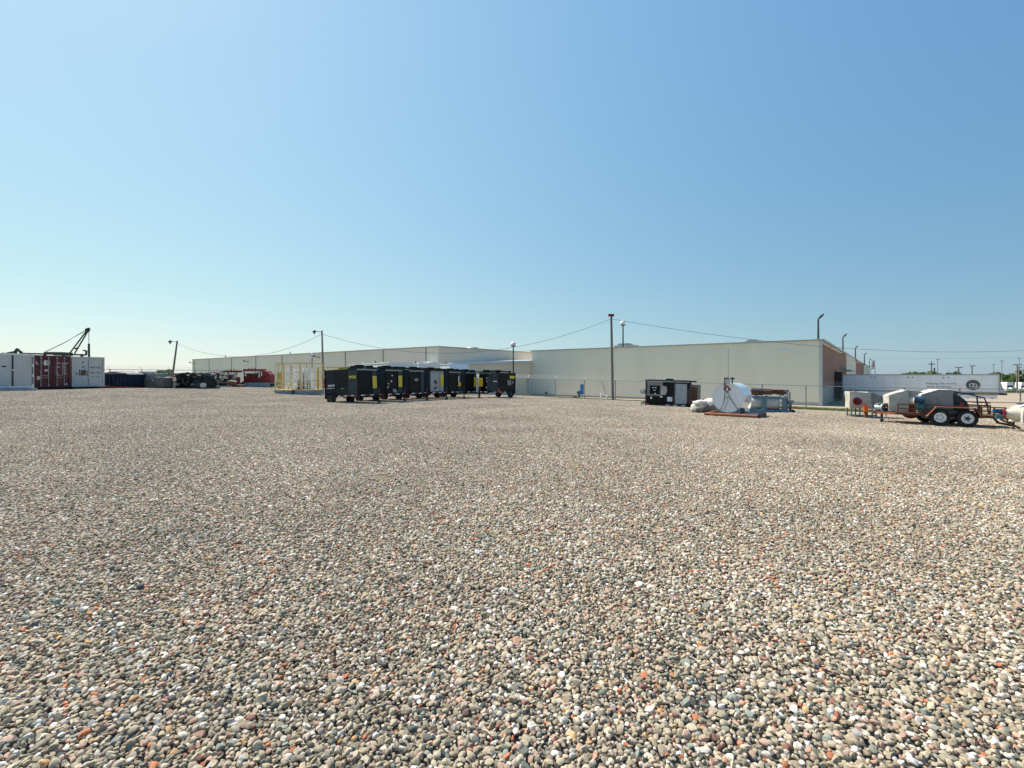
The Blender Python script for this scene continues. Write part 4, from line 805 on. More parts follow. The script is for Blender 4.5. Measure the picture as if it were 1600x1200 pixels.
MB().prism([(-.075,zc+.36),(.015,zc+.36),(.03,zc+.44),(-.0,zc+.47),(-.03,zc+.53),(-.06,zc+.46),(-.08,zc+.42)],-.012,-.006).box(-.09,.03,-.012,-.006,zc+.325,zc+.345).build('flame_mark', M['tapew'], TK)
pu = MB().box(-.13,.07,-.06,.14,zc+Rt-.02,zc+Rt+.22).cyl((-.03,-.1,zc+Rt+.1),(-.03,.2,zc+Rt+.1),.09,n=10).build('pump_head', M['offw'], TK); MB().box(-.14,.05,-.08,.1,zc+Rt+.2,zc+Rt+.26).box(-.14,-.10,-.10,-.02,zc+.5,zc+Rt+.2).build('pump_cap', M['dred'], pu)
MB().cyl((.14,.3,zc+Rt-.05),(.14,.3,zc+Rt+.16),.03,n=8).lathe((.14,.3,zc+Rt+.16),(0,0,1),[(0,.03),(.02,.1),(.1,.09),(.12,.01)],10).build('vent_cap', M['dsteel'], TK)
MB().tube([(-.10,-.06,zc+.55),(-.12,-.05,zc+.1),(-.17,-.05,zc-.25),(-.28,-.06,zc-.52),(-.42,-.08,zc-.70),(-.46,-.1,.16),(-.30,-.13,.19)],.016,6).tube([(.0,-.06,zc+.28),(.12,-.05,zc+.0),(.3,-.05,zc-.3),(.44,-.06,zc-.5),(.47,-.08,zc-.68)],.018,6).build('hose', M['hose'], TK)
MB().tube([(-.0,-.005,zc+.0),(-.06,-.005,zc-.3),(-.18,-.005,zc-.55),(-.3,-.005,zc-.66)],.01,5).build('cord', M['tarp'], TK); bx('data_plate', M['tarpl'], TK, -.12, .04, -.003, .0295, zc-.02, zc+.08)

q = P(1106, 25.6); o = thing('sack_pile', 'slumped pile of sacks, shade painted low and light on top, left of the white tank', 'sacks', q, R(-10)); random.seed(31)
def lump(name, m, c, r, seed, amp=.18):
    bm = bmesh.new(); bmesh.ops.create_icosphere(bm, subdivisions=4, radius=1.)
    for v in bm.verts:
        n_ = noise.noise(v.co*1.6+Vector((seed,0,0)))*amp + noise.noise(v.co*4+Vector((seed,2,0)))*amp*.4
        v.co *= 1+n_; v.co = Vector((v.co.x*r[0]+c[0], v.co.y*r[1]+c[1], max(-.02, v.co.z*r[2]+c[2])))
    me = bpy.data.meshes.new(name); bm.to_mesh(me); bm.free(); me.materials.append(m); me.polygons.foreach_set('use_smooth', [True]*len(me.polygons))
    ob = bpy.data.objects.new(name, me); COL.objects.link(ob); ob.parent = o; return ob
lump('sack', M['tarpd'], (-.35,-.1,.26), (.5,.5,.34), 1); lump('sack', M['tarpd'], (.25,-.05,.26), (.42,.5,.34), 5); lump('sack', M['tarpl'], (.35,.35,.52), (.55,.4,.26), 9); lump('sack', M['tarpl'], (-.25,.3,.5), (.45,.4,.18), 13); lump('sack', M['tarpl'], (.62,.3,.62), (.28,.3,.2), 17); lump('sack', M['tarpt'], (-.72,-.15,.24), (.2,.34,.24), 19)  # shade and sunlight put into the colours: dark lower front sacks, pale upper ones

q = P(1199, 27.4); o = thing('pump_skid', 'blue steel skid with a pale tank and pipework right of the round white tank', 'pump skid', q, R(-9), None, (0, .03)); Ws = 1.95
f = MB().box(-1.15,1.05,-.55,-.45,.0,.17).box(-1.15,1.05,.45,.55,.0,.17).box(-1.0,.85,-.52,-.44,.78,.9).box(-1.0,.85,.44,.52,.78,.9)
for x in (-.35,.70): f.box(x-.11,x+.11,-.53,-.43,.17,.78).box(x-.11,x+.11,.43,.53,.17,.78)
f.box(-1.15,-1.0,-.5,.5,.02,.15).box(.9,1.0,-.5,.5,.02,.15); f.build('frame', M['blue'], o)
MB().cyl((-1.0,0,.48),(.55,0,.48),.33,n=24).build('vessel', M['tarpl'], o)
pm = MB().cyl((-1.0,-.1,1.12),(-.35,-.1,1.12),.17,n=14).box(-.4,.15,-.25,.15,1.0,1.24).cyl((.15,-.1,1.15),(.95,-.1,1.15),.1,n=12).box(.5,.75,-.25,.1,1.02,1.32).beam((-1.0,-.2,1.33),(1.0,-.15,1.25),.07); pm.build('manifold', M['rust'], o)
MB().box(-1.0,-.3,-.25,.2,1.24,1.36).box(.65,1.05,-.2,.1,1.2,1.32).build('valve_block', M['tarp'], o)
MB().tube([(-.9,-.3,1.0),(-.55,-.5,.86),(-.2,-.4,.95),(.0,-.5,.84),(.35,-.5,.85),(.6,-.4,1.05)],.025,6).tube([(.4,-.35,1.15),(.75,-.5,.95),(.95,-.5,.5),(1.05,-.5,.15)],.03,6).build('hose', M['hose'], o)
for x in (.92, 1.04): MB().cyl((x,-.35,.1),(x,-.35,1.2),.045,n=8).build('pipe', M['bgrey'], o)
MB().box(1.06,1.32,-.25,.05,.62,.72).box(1.14,1.24,-.15,-.05,.0,.62).build('stand', M['blue'], o); MB().lathe((1.25,-.3,.1),(0,0,1),[(-.1,.1),(.05,.12),(.12,.02)],8).build('foot', M['dsteel'], o)

# ------------------------------------------------------------------ right hand flatbed trailer with covered pumps
tx, ty = (1466-800)/F*19.3, 19.3; E = Vector((.9,-.436)); rzT = math.atan2(E.y, E.x)
slT = gslope(tx, ty, E.x, E.y)
TR = thing('flatbed_trailer', 'rusty orange tandem axle flatbed trailer with white wheel rims', 'trailer', (tx, ty, P(1469, 19.3, 664.5).z), rzT, None, (0, -math.atan(slT) if abs(slT) < .1 else -.04))
w1 = wheel(TR, 0, -.12, .335, .2, -1, M['clean']); wheel(TR, .84, -.12, .335, .2, -1, M['clean']); wheel(TR, 0, 1.55, .335, .2, 1, M['clean']); wheel(TR, .84, 1.55, .335, .2, 1, M['clean'])
for c_, xx, rr in zip([c for c in TR.children if c.name.startswith('wheel')][:2], (0, .84), (.05, .075)):
    MB().lathe((xx,-.12,.335),(0,-1,0),[(.072,.001+rr),(.085,rr),(.10,rr*.8),(.105,.001)],12).build('hub', M['clean'] if xx == 0 else M['dsteel'], c_)
    for k in range(5): a_ = k*1.2566; MB().cyl((xx+.098*math.cos(a_),-.14,.335+.098*math.sin(a_)),(xx+.098*math.cos(a_),-.205,.335+.098*math.sin(a_)),.018,n=6).build('lug_nut', M['dsteel'], c_)
fm = MB().box(-1.35,2.1,.08,.16,.36,.46).box(-1.35,2.1,1.3,1.38,.36,.46)
for x in np.linspace(-1.3,2.05,7): fm.box(x-.03,x+.03,.16,1.3,.37,.44)
fm.build('frame', M['rust'], TR)
MB().box(-1.3,2.05,.165,1.295,.44,.47).build('deck', M['rust'], TR)
MB().beam((-1.35,.12,.40),(-1.9,.72,.38),.09).beam((-1.35,1.34,.40),(-1.9,.72,.38),.09).beam((-1.85,.72,.38),(-2.05,.72,.38),.1).build('tongue', M['orng'], TR)
MB().cyl((-1.72,.62,.0),(-1.72,.62,.75),.04,n=8).box(-1.78,-1.66,.56,.68,.0,.10).build('jack', M['dsteel'], TR)
rl = MB()
for yy in (.10, 1.36):
    for z in (.62, .80): rl.box(-1.3,2.05,yy-.02,yy+.02,z-.02,z+.02)
    for x in (-1.3,-.72,-.45,1.35,1.72,2.05): rl.box(x-.022,x+.022,yy-.022,yy+.022,.46,.82)
rl.build('side_rail', M['rust'], TR)
for y0, y1 in ((-.26,.06),(1.40,1.7)):
    fd = MB().box(-.14,1.08,y0,y1,.735,.765)
    fd.add([(-.14,y0,.765),(-.14,y1,.765),(-.44,y1,.36),(-.44,y0,.36),(-.14,y0,.735),(-.14,y1,.735),(-.40,y1,.36),(-.40,y0,.36)], [(0,1,2,3),(4,7,6,5),(0,3,7,4),(1,5,6,2),(3,2,6,7)])
    fd.add([(1.08,y0,.765),(1.08,y1,.765),(1.28,y1,.36),(1.28,y0,.36),(1.08,y0,.735),(1.08,y1,.735),(1.24,y1,.36),(1.24,y0,.36)], [(0,3,2,1),(4,5,6,7),(0,4,7,3),(1,2,6,5),(3,7,6,2)])
    fd.build('fender', M['orng'], TR)
MB().box(.28,.58,-.05,.06,.5,.62).build('spring_hanger', M['vblue'], TR)
MB().beam((2.05,.12,.44),(2.28,.12,.12),.07).beam((2.05,1.3,.44),(2.28,1.3,.12),.07).beam((2.28,.05,.12),(2.28,1.4,.12),.07).build('tail_ramp', M['rust'], TR)
MB().tube([(.42,.3,1.42),(1.45,.2,1.17),(1.55,.2,.9),(1.6,.2,.5)],.028,6).tube([(1.25,.25,1.22),(1.3,.2,.5)],.028,6).tube([(.7,1.2,.98),(2.0,1.2,.92)],.025,6).tube([(.9,1.2,.83),(2.0,1.2,.82)],.025,6).build('handle_frame', M['slate'], TR)
def tz(x, y, z): return TR.matrix_basis @ Vector((x, y, z)) if False else Vector((tx, ty, TR.location.z)) + Matrix.Rotation(rzT,3,'Z') @ (Matrix.Rotation(TR.rotation_euler.y,3,'Y') @ Vector((x, y, z)))
UC = thing('covered_pump', 'slate grey tarp covered pump over the trailer wheels', 'pump', tz(.16,.72,.47), rzT, 'canvas covered pumps')
drape([(-.68,0),(.38,0),(.38,.94),(-.08,.96),(-.6,.76),(-.7,.68)],-.48,.5,.028,'cover',M['tarp'],UC,6,1.5); drape([(.36,0),(.85,.0),(.95,.2),(.86,.5),(.62,.74),(.38,.86)],-.3,.45,.02,'hood',M['slate'],UC,6,4.5)
MB().beam((.52,-.36,.05),(.66,-.4,.42),.07).build('strut', M['rust'], UC); bx('reflector', M['tapered'], UC, .6, .7, -.45, -.42, .34, .46)
MB().prism([(-.7,.62),(-.64,.78),(-.1,.985),(.38,.975),(.38,.96),(-.1,.965),(-.6,.76),(-.67,.6)],-.5,.52).build('cover_edge', M['tarpl'], UC)
bx('side_sheet', M['clean'], UC, -.76, -.72, -.45, .45, .0, .7)
UB = thing('covered_pump', 'tan canvas covered pump with a cream flange above the trailer tongue', 'pump', tz(-.66,1.0,.47), rzT, 'canvas covered pumps')
drape([(-.85,0),(-.2,0),(-.2,.92),(-.28,.93),(-.85,.66)],-.55,.4,.045,'cover',M['tarpt'],UB,6,2.2); drape([(-.22,0),(.36,.05),(.38,.84),(-.22,.93)],-.42,.4,.02,'cover',M['tarp'],UB,6,6.2)
MB().lathe((-.02,-.42,.46),(.75,-.66,0),[(-.15,.17),(.12,.17),(.12,.22),(.19,.22),(.2,.16),(.21,.001)],20).build('flange', M['cream'], UB)
MB().lathe((-.1,-.5,.02),(0,-1,0),[(-.2,.3),(.0,.3),(.02,.26),(.03,.001)],20).build('wheel_guard', M['dred'], UB)
VB = thing('blue_valve', 'pair of bright blue and teal valves between two covered pumps on the trailer', 'valve', tz(-.62,.10,.50), rzT)
MB().cyl((-.10,0,.52),(.18,-.1,.52),.135,n=16).lathe((-.1,0,.52),(1,-.3,0),[(-.03,.001),(-.03,.17),(.03,.17),(.03,.1)],16).build('valve_body', M['vblue'], VB); MB().cyl((-.06,0,.24),(.18,-.1,.24),.12,n=16).build('valve_body', M['teal'], VB); bx('stand', M['dsteel'], VB, -.02, .1, -.1, .06, 0, .13)
GV = thing('gate_valve', 'pale grey gate valve on the trailer tongue', 'valve', tz(-1.78,.72,.42), rzT)
MB().lathe((0,0,.26),(.8,-.6,0),[(-.22,.001),(-.22,.2),(.1,.22),(.16,.27),(.22,.27),(.22,.16),(.1,.13)],18).build('body', M['silver'], GV); MB().lathe((.0,0,.5),(0,0,1),[(-.05,.1),(.0,.19),(.04,.19),(.05,.01)],14).build('hand_wheel', M['tarp'], GV); MB().lathe((.3,.05,.1),(.8,-.6,0),[(-.15,.01),(-.14,.16),(.1,.16),(.12,.01)],14).build('motor', M['slate'], GV)
GV.scale = (.68, .68, .68); bx('bracket', M['rust'], GV, .25, .5, -.2, .1, .3, .55); bx('foot', M['dsteel'], GV, -.1, .12, -.1, .1, 0, .07)
q = P(1351, 23.0); UA = thing('covered_pump', 'boxy tan canvas covered pump with dark red inlet on a blue steel stand', 'pump', q, R(-24), 'canvas covered pumps')
st = MB()
for x in (-.62,-.28,.2,.55):
    for y in (-.42,.42): st.box(x-.025,x+.025,y-.025,y+.025,0,.44)
st.box(-.65,.6,-.44,-.40,.0,.05).box(-.65,.6,.40,.44,.0,.05).box(-.65,.6,-.44,-.4,.41,.45).box(-.65,.6,.4,.44,.41,.45).tube([(.3,-.5,.02),(.55,-.75,-.02),(.68,-.72,.0),(.7,-.5,.25)],.02,6); st.build('stand', M['blue'], UA)
drape([(-.7,.42),(.15,.42),(.15,1.18),(-.7,1.2)],-.48,.48,.038,'cover',M['tarpt'],UA,6,3.3); drape([(.12,.42),(.86,.42),(.86,.85),(.5,1.02),(.12,1.17)],-.44,.46,.035,'cover',M['tarp'],UA,6,8.3)
MB().lathe((-.36,-.46,.76),(-.35,-.93,0),[(-.1,.16),(.12,.16),(.12,.185),(.2,.185)],22).build('sleeve', M['tarpl'], UA); MB().lathe((-.36,-.46,.76),(-.35,-.93,0),[(.2,.19),(.22,.19),(.22,.135),(.1,.13),(.1,.001)],22).build('inlet', M['dred'], UA)
q = P(1352.5, 22.3); o = thing('bucket', 'orange bucket under the right end of the boxy covered pump', 'bucket', (q.x, q.y, q.z+.30), 0); MB().lathe((0,0,0),(0,0,1),[(0,.001),(0,.09),(.28,.12),(.29,.125),(.27,.115),(.02,.085)],14).build('pail', M['cone'], o); bx('block', M['rust'], o, -.05, .05, -.05, .05, -.32, .0)
q = P(1617, 17.6); UD_ = thing('covered_pump', 'pale canvas covered pump with blue motor at the right edge', 'pump', q, R(-24), 'canvas covered pumps')
drape([(-.55,.32),(1.1,.32),(1.1,.98),(.0,1.0),(-.5,.9)],-.5,.45,.055,'cover',M['tarpl'],UD_,6,5.5)
MB().lathe((-.5,-.1,.62),(-1,.0,.03),[(-.1,.25),(.12,.25),(.35,.15),(.42,.15)],20).build('cone', M['cream'], UD_); MB().lathe((-.92,-.1,.64),(-1,0,0),[(-.02,.18),(.05,.18),(.05,.001)],18).build('flange', M['red'], UD_)
MB().cyl((-.97,-.1,.72),(-1.2,-.1,.73),.085,n=14).build('motor', M['vblue'], UD_); MB().cyl((-.98,-.16,.52),(-1.16,-.16,.54),.085,n=14).build('motor', M['teal'], UD_)
MB().box(-.45,-.4,-.42,-.37,0,.32).box(.9,.95,-.42,-.37,0,.32).box(-.45,-.4,.37,.42,0,.32).box(.9,.95,.37,.42,0,.32).beam((-1.0,-.1,.42),(-.45,-.1,.1),.06).build('stand', M['dsteel'], UD_)
lump_o = MB().lathe((-.5,-.2,1.0),(0,0,1),[(0,.1),(.08,.13),(.12,.01)],8).build('knot', M['tarp'], UD_)

# ------------------------------------------------------------------ semi trailer at the dock
sr = P(1562, 58, HZ); gs = EYE-3.32
ST = thing('semi_trailer', 'long pale grey semi trailer with slogan and round emblem backed to the dock', 'semi trailer', (sr.x, sr.y, gs), R(-38)); Ls = 15.95; Ts = EYE-gs+.05; Bs = 1.12
MB().box(-Ls,0,0,2.5,Bs,Ts).build('body', M['trailer'], ST)
rb = MB()
for k in range(1, 14): rb.box(-Ls+k*1.2-.015,-Ls+k*1.2+.015,-.012,-.001,Bs+.1,Ts-.12)
rb.build('panel_seam', M['seam'], ST)
MB().box(-Ls,.02,-.03,-.001,Ts-.12,Ts+.02).box(-Ls,.02,-.03,-.001,Bs-.05,Bs+.09).box(-.12,.02,-.03,-.001,Bs+.09,Ts-.12).build('edge_rail', M['coping'], ST)
MB().box(-.7,-.02,.05,2.45,.85,Bs-.06).box(-4.0,-3.6,.3,.5,.05,Bs-.06).box(-4.0,-3.6,2.0,2.2,.05,Bs-.06).box(-Ls+.2,-.2,.6,.8,.85,Bs-.06).box(-Ls+.2,-.2,1.7,1.9,.85,Bs-.06).build('chassis', M['dsteel'], ST)
for a, b, mm in ((-Ls+.3,-9.2,'trailer'),(-9.2,-8.2,'ink'),(-8.2,-4.1,'striper'),(-4.1,-2.2,'stripeb'),(-2.2,-.15,'olive')): MB().box(a+.01,b-.01,-.012,.03,.78,1.02).build('stripe', M[mm], ST)
MB().box(-12.2,-.2,.03,.08,.36,.9).build('side_skirt', M['trailer'], ST)
for k in range(8): MB().box(-8.5+k*1.1,-8.2+k*1.1,.0,.029,.35,.42).build('skirt_clip', M['dsteel'], ST)
for x in (-Ls+1.6,-Ls+2.9):
    wheel(ST, x, .25, .5, .28, -1); wheel(ST, x, 2.25, .5, .28, 1)
mk = MB()
for x in (-12.6,-12.1,-8.6,-8.15,-5.1,-4.62): mk.box(x-.07,x+.07,-.012,-.001,Ts-.48,Ts-.36)
mk.build('marker_light', M['dsteel'], ST)
vt = MB()
for k in range(7): vt.prism([(-Ls+.65+k*.95,2.0),(-Ls+.92+k*.95,2.13),(-Ls+.98+k*.95,1.98),(-Ls+.85+k*.95,2.05)],-.02,-.001)
vt.build('clip', M['clean'], ST)
text('slogan', 'Helping the world', .40, (-5.35,-.004,2.18), (1,0,0), (0,-1,0), M['ink'], ST, stretch=1.0); text('slogan', 'keep promises.', .40, (-5.5,-.004,1.78), (1,0,0), (0,-1,0), M['ink'], ST, stretch=1.0)
cx_, cz_2 = -2.35, 2.02
MB().cyl((cx_,-.001,cz_2),(cx_,-.014,cz_2),.62,n=40).build('emblem', M['ink'], ST); em = [c for c in ST.children if c.name.startswith('emblem')][0]
def ring(r0, r1, a0, a1, y, c, n=28):
    mb = MB(); vs = []
    for i in range(n+1):
        a = a0+(a1-a0)*i/n; vs += [(c[0]+r0*math.cos(a), y, c[1]+r0*math.sin(a)), (c[0]+r1*math.cos(a), y, c[1]+r1*math.sin(a))]
    fs = [(2*i, 2*i+1, 2*i+3, 2*i+2) for i in range(n)]; return mb.add(vs, fs)
ring(.62,.66,0,6.2832,-.016,(cx_,cz_2)).build('emblem_rim', M['striper'], em); ring(.50,.55,.5,2.7,-.018,(cx_,cz_2)).build('emblem_arc', M['ink2'], em); ring(.48,.54,3.5,5.6,-.018,(cx_,cz_2)).build('emblem_arc', M['ink2'], em)
ring(.19,.26,.3,5.6,-.020,(cx_-.10,cz_2-.02)).build('emblem_ring', M['clean'], em); ring(.15,.22,-2.6,2.2,-.022,(cx_+.14,cz_2-.02)).build('emblem_ring', M['tapew'], em); MB().box(cx_-.02,cx_+.05,-.026,-.022,cz_2-.26,cz_2+.22).beam((cx_+.2,-.024,cz_2-.42),(cx_+.52,-.024,cz_2-.12),.005,.07).build('emblem_stroke', M['clean'], em)
MB().prism([(0.03,2.75),(.32,1.7),(.55,1.3),(.6,1.1),(.03,1.1)],.3,2.2).build('nose_unit', M['offw'], ST)
MB().box(.05,.7,.3,2.2,.8,1.05).build('nose_frame', M['dsteel'], ST)
q = P(1538.5, 50, 626); o = thing('traffic_cone', 'small orange traffic cone on the pavement beside the semi trailer', 'traffic cone', (q.x, q.y, gz(q.x, q.y)-.05), 0)
zc_ = EYE-(628-HZ)*50/F-o.location.z; o.location.z = gz(q.x, q.y)-.05
MB().lathe((0,0,.05),(0,0,1),[(0,.16),(.5,.04),(.51,.001)],14).build('cone', M['cone'], o); bx('foot', M['cone'], o, -.22, .22, -.22, .22, 0, .05); MB().lathe((0,0,.05),(0,0,1),[(.2,.117),(.32,.088)],14).build('band', M['tapew'], o)

# blue sign, bollards and vent pipe in front of the wall
q = P(908.5, 55.5); o = thing('blue_sign', 'two bright blue plates on a leaning post behind the fence', 'sign', q, R(-25))
MB().cyl((0,0,-.1),(.1,0,1.75),.035,n=6).build('post', M['steel'], o); MB().box(-.12,.28,-.05,-.03,.98,1.65).build('plate', M['signb'], o); MB().box(-.24,.30,-.08,-.055,.48,.96).build('plate', M['signb'], o)
for lab, px, d in (('white bollard with dark stay beside the fence post, left of the tallest pole', 939.5, 52.5), ('short white bollard nearest the tallest pole', 948.5, 52)):
    q = P(px, d); o = thing('bollard', lab, 'bollard', q, 0, 'white bollards'); MB().cyl((0,0,-.1),(0,0,.62 if px < 945 else .5),.11,n=12).lathe((0,0,.62 if px < 945 else .5),(0,0,1),[(0,.11),(.06,.07),(.08,.001)],12).build('post', M['clean'], o)
    if px < 945: MB().beam((.05,0,2.05),(.75,-.1,.1),.06).build('stay', M['steel'], o)
q = P(901.5, 54.5); o = thing('drain_box', 'small dark drain box in the weeds at the wall foot', 'box', q, 0); MB().box(-.5,.0,-.2,.2,0,.22).cyl((.25,0,0),(.25,0,.5),.1,n=8).build('box', M['dsteel'], o)

# ------------------------------------------------------------------ far right: poles, sign, trucks, trees
def cross_pole(label, px, d, pt, arms):
    q = P(px, d); h = EYE-(pt-HZ)*d/F-q.z; o = thing('power_pole', label, 'pole', q, R(-12), 'power poles beyond the semi trailer')
    MB().cyl((0,0,0),(0,0,h),.26,.17,8).build('pole', M['wood'], o)
    for dz, w_ in arms: MB().box(-w_,w_,-.3,-.12,h-dz-.12,h-dz+.12).build('crossarm', M['wood'], o)
    ins = MB()
    for s in (-.85,-.4,.4,.85): ins.cyl((arms[0][1]*s,-.2,h-arms[0][0]+.12),(arms[0][1]*s,-.2,h-arms[0][0]+.42),.07,n=6)
    ins.build('insulator', M['steel'], o)
cross_pole('dark power pole with low crossarm above the semi trailer slogan, leftmost of the far poles', 1455.3, 170, 564.8, ((1.05,1.05),))
cross_pole('power pole with two crossarms above the gap between slogan lines', 1497.4, 175, 573.5, ((.2,1.25),(1.2,.35)))
cross_pole('T shaped power pole above the round emblem', 1518.8, 178, 571.2, ((.15,.95),))
cross_pole('tan power pole with wide crossarm in front of the trees', 1589.2, 160, 569.3, ((.2,1.3),(4.4,.5)))
cross_pole('slim tan power pole just behind the wide armed pole by the trees', 1592.0, 185, 574, ((.2,.9),(4.2,.5)))
for lab, px, d, pt in (('thin grey lamp mast right of the leftmost far power pole', 1465, 190, 562), ('tall thin lamp mast at the right end of the semi trailer', 1565.4, 190, 564.5), ('faint thin lamp mast between emblem and trailer nose', 1552.3, 230, 569.8), ('tall faint lamp mast rising over the trees at the right edge', 1592.5, 230, 560.5)):
    q = P(px, d); h = EYE-(pt-HZ)*d/F-q.z; o = thing('lamp_mast', lab, 'lamp mast', q, 0, 'far lamp masts'); MB().cyl((0,0,0),(0,0,h),.14,.1,6).build('mast', M['steel'], o); MB().box(-.75,.75,-.2,.2,h,h+.22).build('lamp_bar', M['steel'], o)
q = P(1460, 120); o = thing('stack_pipe', 'short dark pipe stub showing above the semi trailer', 'pipe', q, 0); hh = EYE-(576-HZ)*120/F-q.z; MB().cyl((0,0,0),(0,0,hh),.14,n=8).build('pipe', M['dsteel'], o); MB().lathe((0,0,hh),(0,0,1),[(-.02,.2),(.1,.2),(.2,.02)],8).build('cap', M['dsteel'], o)
q = P(1364, 235); h0 = EYE-(578-HZ)*235/F-q.z; h1 = EYE-(562.5-HZ)*235/F-q.z; o = thing('pole_sign', 'tall white pole sign with red mark beyond the brick wall', 'sign', q, 0)
MB().cyl((-1.0,0,0),(-1.0,0,h1),.12,n=6).cyl((1.0,0,0),(1.0,0,h1),.12,n=6).build('post', M['steel'], o); MB().box(-1.1,1.1,-.15,.15,h0+.3,h1).build('board', M['clean'], o)
MB().prism([(-.2,h0+1.6),(.35,h0+1.8),(.55,h0+3.0),(.1,h0+4.2),(-.15,h0+3.4),(.1,h0+2.7)],-.19,-.151).prism([(-.5,h0+1.9),(-.3,h0+1.7),(-.1,h0+2.3),(-.4,h0+2.8)],-.19,-.151).build('mark', mat('faded_red', (.6,.12,.10), .6), o)
def truck(label, px, d):
    q = P(px, d); o = thing('truck', label, 'truck', q, R(-2), 'white trucks parked before the trees'); Z = .15
    MB().prism([(-1.25,.55),(1.25,.55),(1.25,1.55),(1.18,2.9),(1.05,3.75),(-1.05,3.75),(-1.18,2.9),(-1.25,1.55)],0,2.4).build('cab', M['clean'], o)
    MB().prism([(-1.0,.55),(1.0,.55),(.98,1.45),(.9,1.75),(-.9,1.75),(-.98,1.45)],-1.5,0).build('hood', M['clean'], o)
    bx('windscreen', M['glass'], o, -1.0, 1.0, -.04, -.001, 1.85, 2.55); bx('grille', M['dsteel'], o, -.62, .62, -1.54, -1.501, .7, 1.4); bx('bumper', M['steel'], o, -1.2, 1.2, -1.65, -1.5, .35, .65)
    for s in (-1, 1):
        bx('headlight', M['lamp'], o, min(s*.7,s*.98), max(s*.7,s*.98), -1.53, -1.501, .95, 1.2)
        w = MB().lathe((s*1.05,-.9,.5),(s,0,0),[(-.15,.25),(.1,.25),(.12,.001)],14).build('wheel', M['steel'], o); MB().lathe((s*1.05,-.9,.5),(s,0,0),[(-.15,.25),(-.15,.46),(-.1,.5),(.1,.5),(.15,.46),(.15,.25)],18).build('tyre', M['rubber'], w)
        w = MB().lathe((s*1.05,1.6,.5),(s,0,0),[(-.15,.25),(.1,.25),(.12,.001)],14).build('wheel', M['steel'], o); MB().lathe((s*1.05,1.6,.5),(s,0,0),[(-.15,.25),(-.15,.46),(-.1,.5),(.1,.5),(.15,.46),(.15,.25)],18).build('tyre', M['rubber'], w)
        bx('mirror', M['clean'], o, min(s*1.3,s*1.5), max(s*1.3,s*1.5), -.1, .0, 1.9, 2.5)
truck('white truck cab facing the yard right of the semi trailer', 1578.5, 178); truck('white truck cab cut off by the right edge of the picture', 1601, 178)
def tree_mesh(seed, h, w, nleaf):
    random.seed(seed); tr = MB().cyl((0,0,-.3),(.1,0,h*.35),.28,.18,8); cl = []
    for k in range(7):
        a = random.uniform(0,6.28); p = Vector((math.cos(a)*w*.28*random.random(), math.sin(a)*w*.28*random.random(), h*random.uniform(.55,.85)))
        tr.cyl((.1,0,h*.3), p, .12, .03, 6)
    for k in range(24):
        a = random.uniform(0,6.28); rr = w*.5*math.sqrt(random.random()); zz = h*random.uniform(.22,.95); f_ = 1-abs(zz/h-.5)*1.0
        cl.append((Vector((math.cos(a)*rr*f_, math.sin(a)*rr*f_, zz)), random.uniform(.10,.2)*w))
    lf = MB()
    for k in range(nleaf):
        c, r_ = random.choice(cl); d = Vector((random.gauss(0,1), random.gauss(0,1), random.gauss(0,.8))).normalized()*r_*random.uniform(.55,1.05); p = c+d
        s = random.uniform(.14,.34); u = Vector((random.gauss(0,1),random.gauss(0,1),random.gauss(0,1))).normalized(); v = u.orthogonal().normalized()
        lf.add([p-u*s-v*s*.5, p+u*s-v*s*.5, p+u*s+v*s*.5, p-u*s+v*s*.5], [(0,1,2,3)])
    me = bpy.data.meshes.new('crown'); me.from_pydata(lf.v, [], lf.f); me.materials.append(M['leaf'])
    return tr, me
TT = [tree_mesh(s, 8, 7.5, 3200) for s in (1, 2, 3)]
def tree(label, px, d, pt, k, wide=1., group='trees at the right'):
    q = P(px, d); h = EYE-(pt-HZ)*d/F-q.z; sc = h/7.9; o = thing('tree', label, 'tree', q, k*1.3, group)
    t = TT[k % 3][0].build('trunk', M['bark'], o); c = bpy.data.objects.new('crown', TT[k % 3][1]); COL.objects.link(c); c.parent = o
    for x in (t, c): x.scale = (sc*wide, sc*wide, sc)
tree('tallest green tree behind the cut off truck at the right edge', 1600, 200, 578.5, 0, 1.1); tree('green tree directly behind the first white truck', 1581, 205, 585, 1, 1.1); tree('rounded green tree touching the nose of the semi trailer', 1567, 210, 586.5, 2, 1.1)
tree('green tree beyond the right edge of the picture', 1620, 200, 577, 1, 1.2); tree('low tree top showing above the semi trailer near the left far pole', 1449, 215, 581.8, 0, 1.5); tree('low tree top showing above the semi trailer beneath the two armed pole', 1494, 215, 582.6, 2, 1.2); tree('low tree top above the semi trailer right of the emblem', 1556, 230, 583, 1, 1.3); tree('low tree top above the semi trailer beside the dock end', 1425, 240, 582.5, 1, 1.8)
q = P(1590, 172); o = thing('hedge', 'dark low hedge at the feet of the white trucks', 'hedge', q, R(-4)); random.seed(77); hb = MB()
for k in range(5000):
    p = Vector((random.uniform(-7,9), random.gauss(0,.35), abs(random.gauss(0,.32)))); s = random.uniform(.06,.14); u = Vector((random.gauss(0,1),random.gauss(0,1),random.gauss(0,1))).normalized(); v = u.orthogonal()
    hb.add([p-u*s-v*s*.5, p+u*s-v*s*.5, p+u*s+v*s*.5, p-u*s+v*s*.5], [(0,1,2,3)])
me = bpy.data.meshes.new('foliage'); me.from_pydata(hb.v, [], hb.f); me.materials.append(M['leaf']); c = bpy.data.objects.new('foliage', me); COL.objects.link(c); c.parent = o

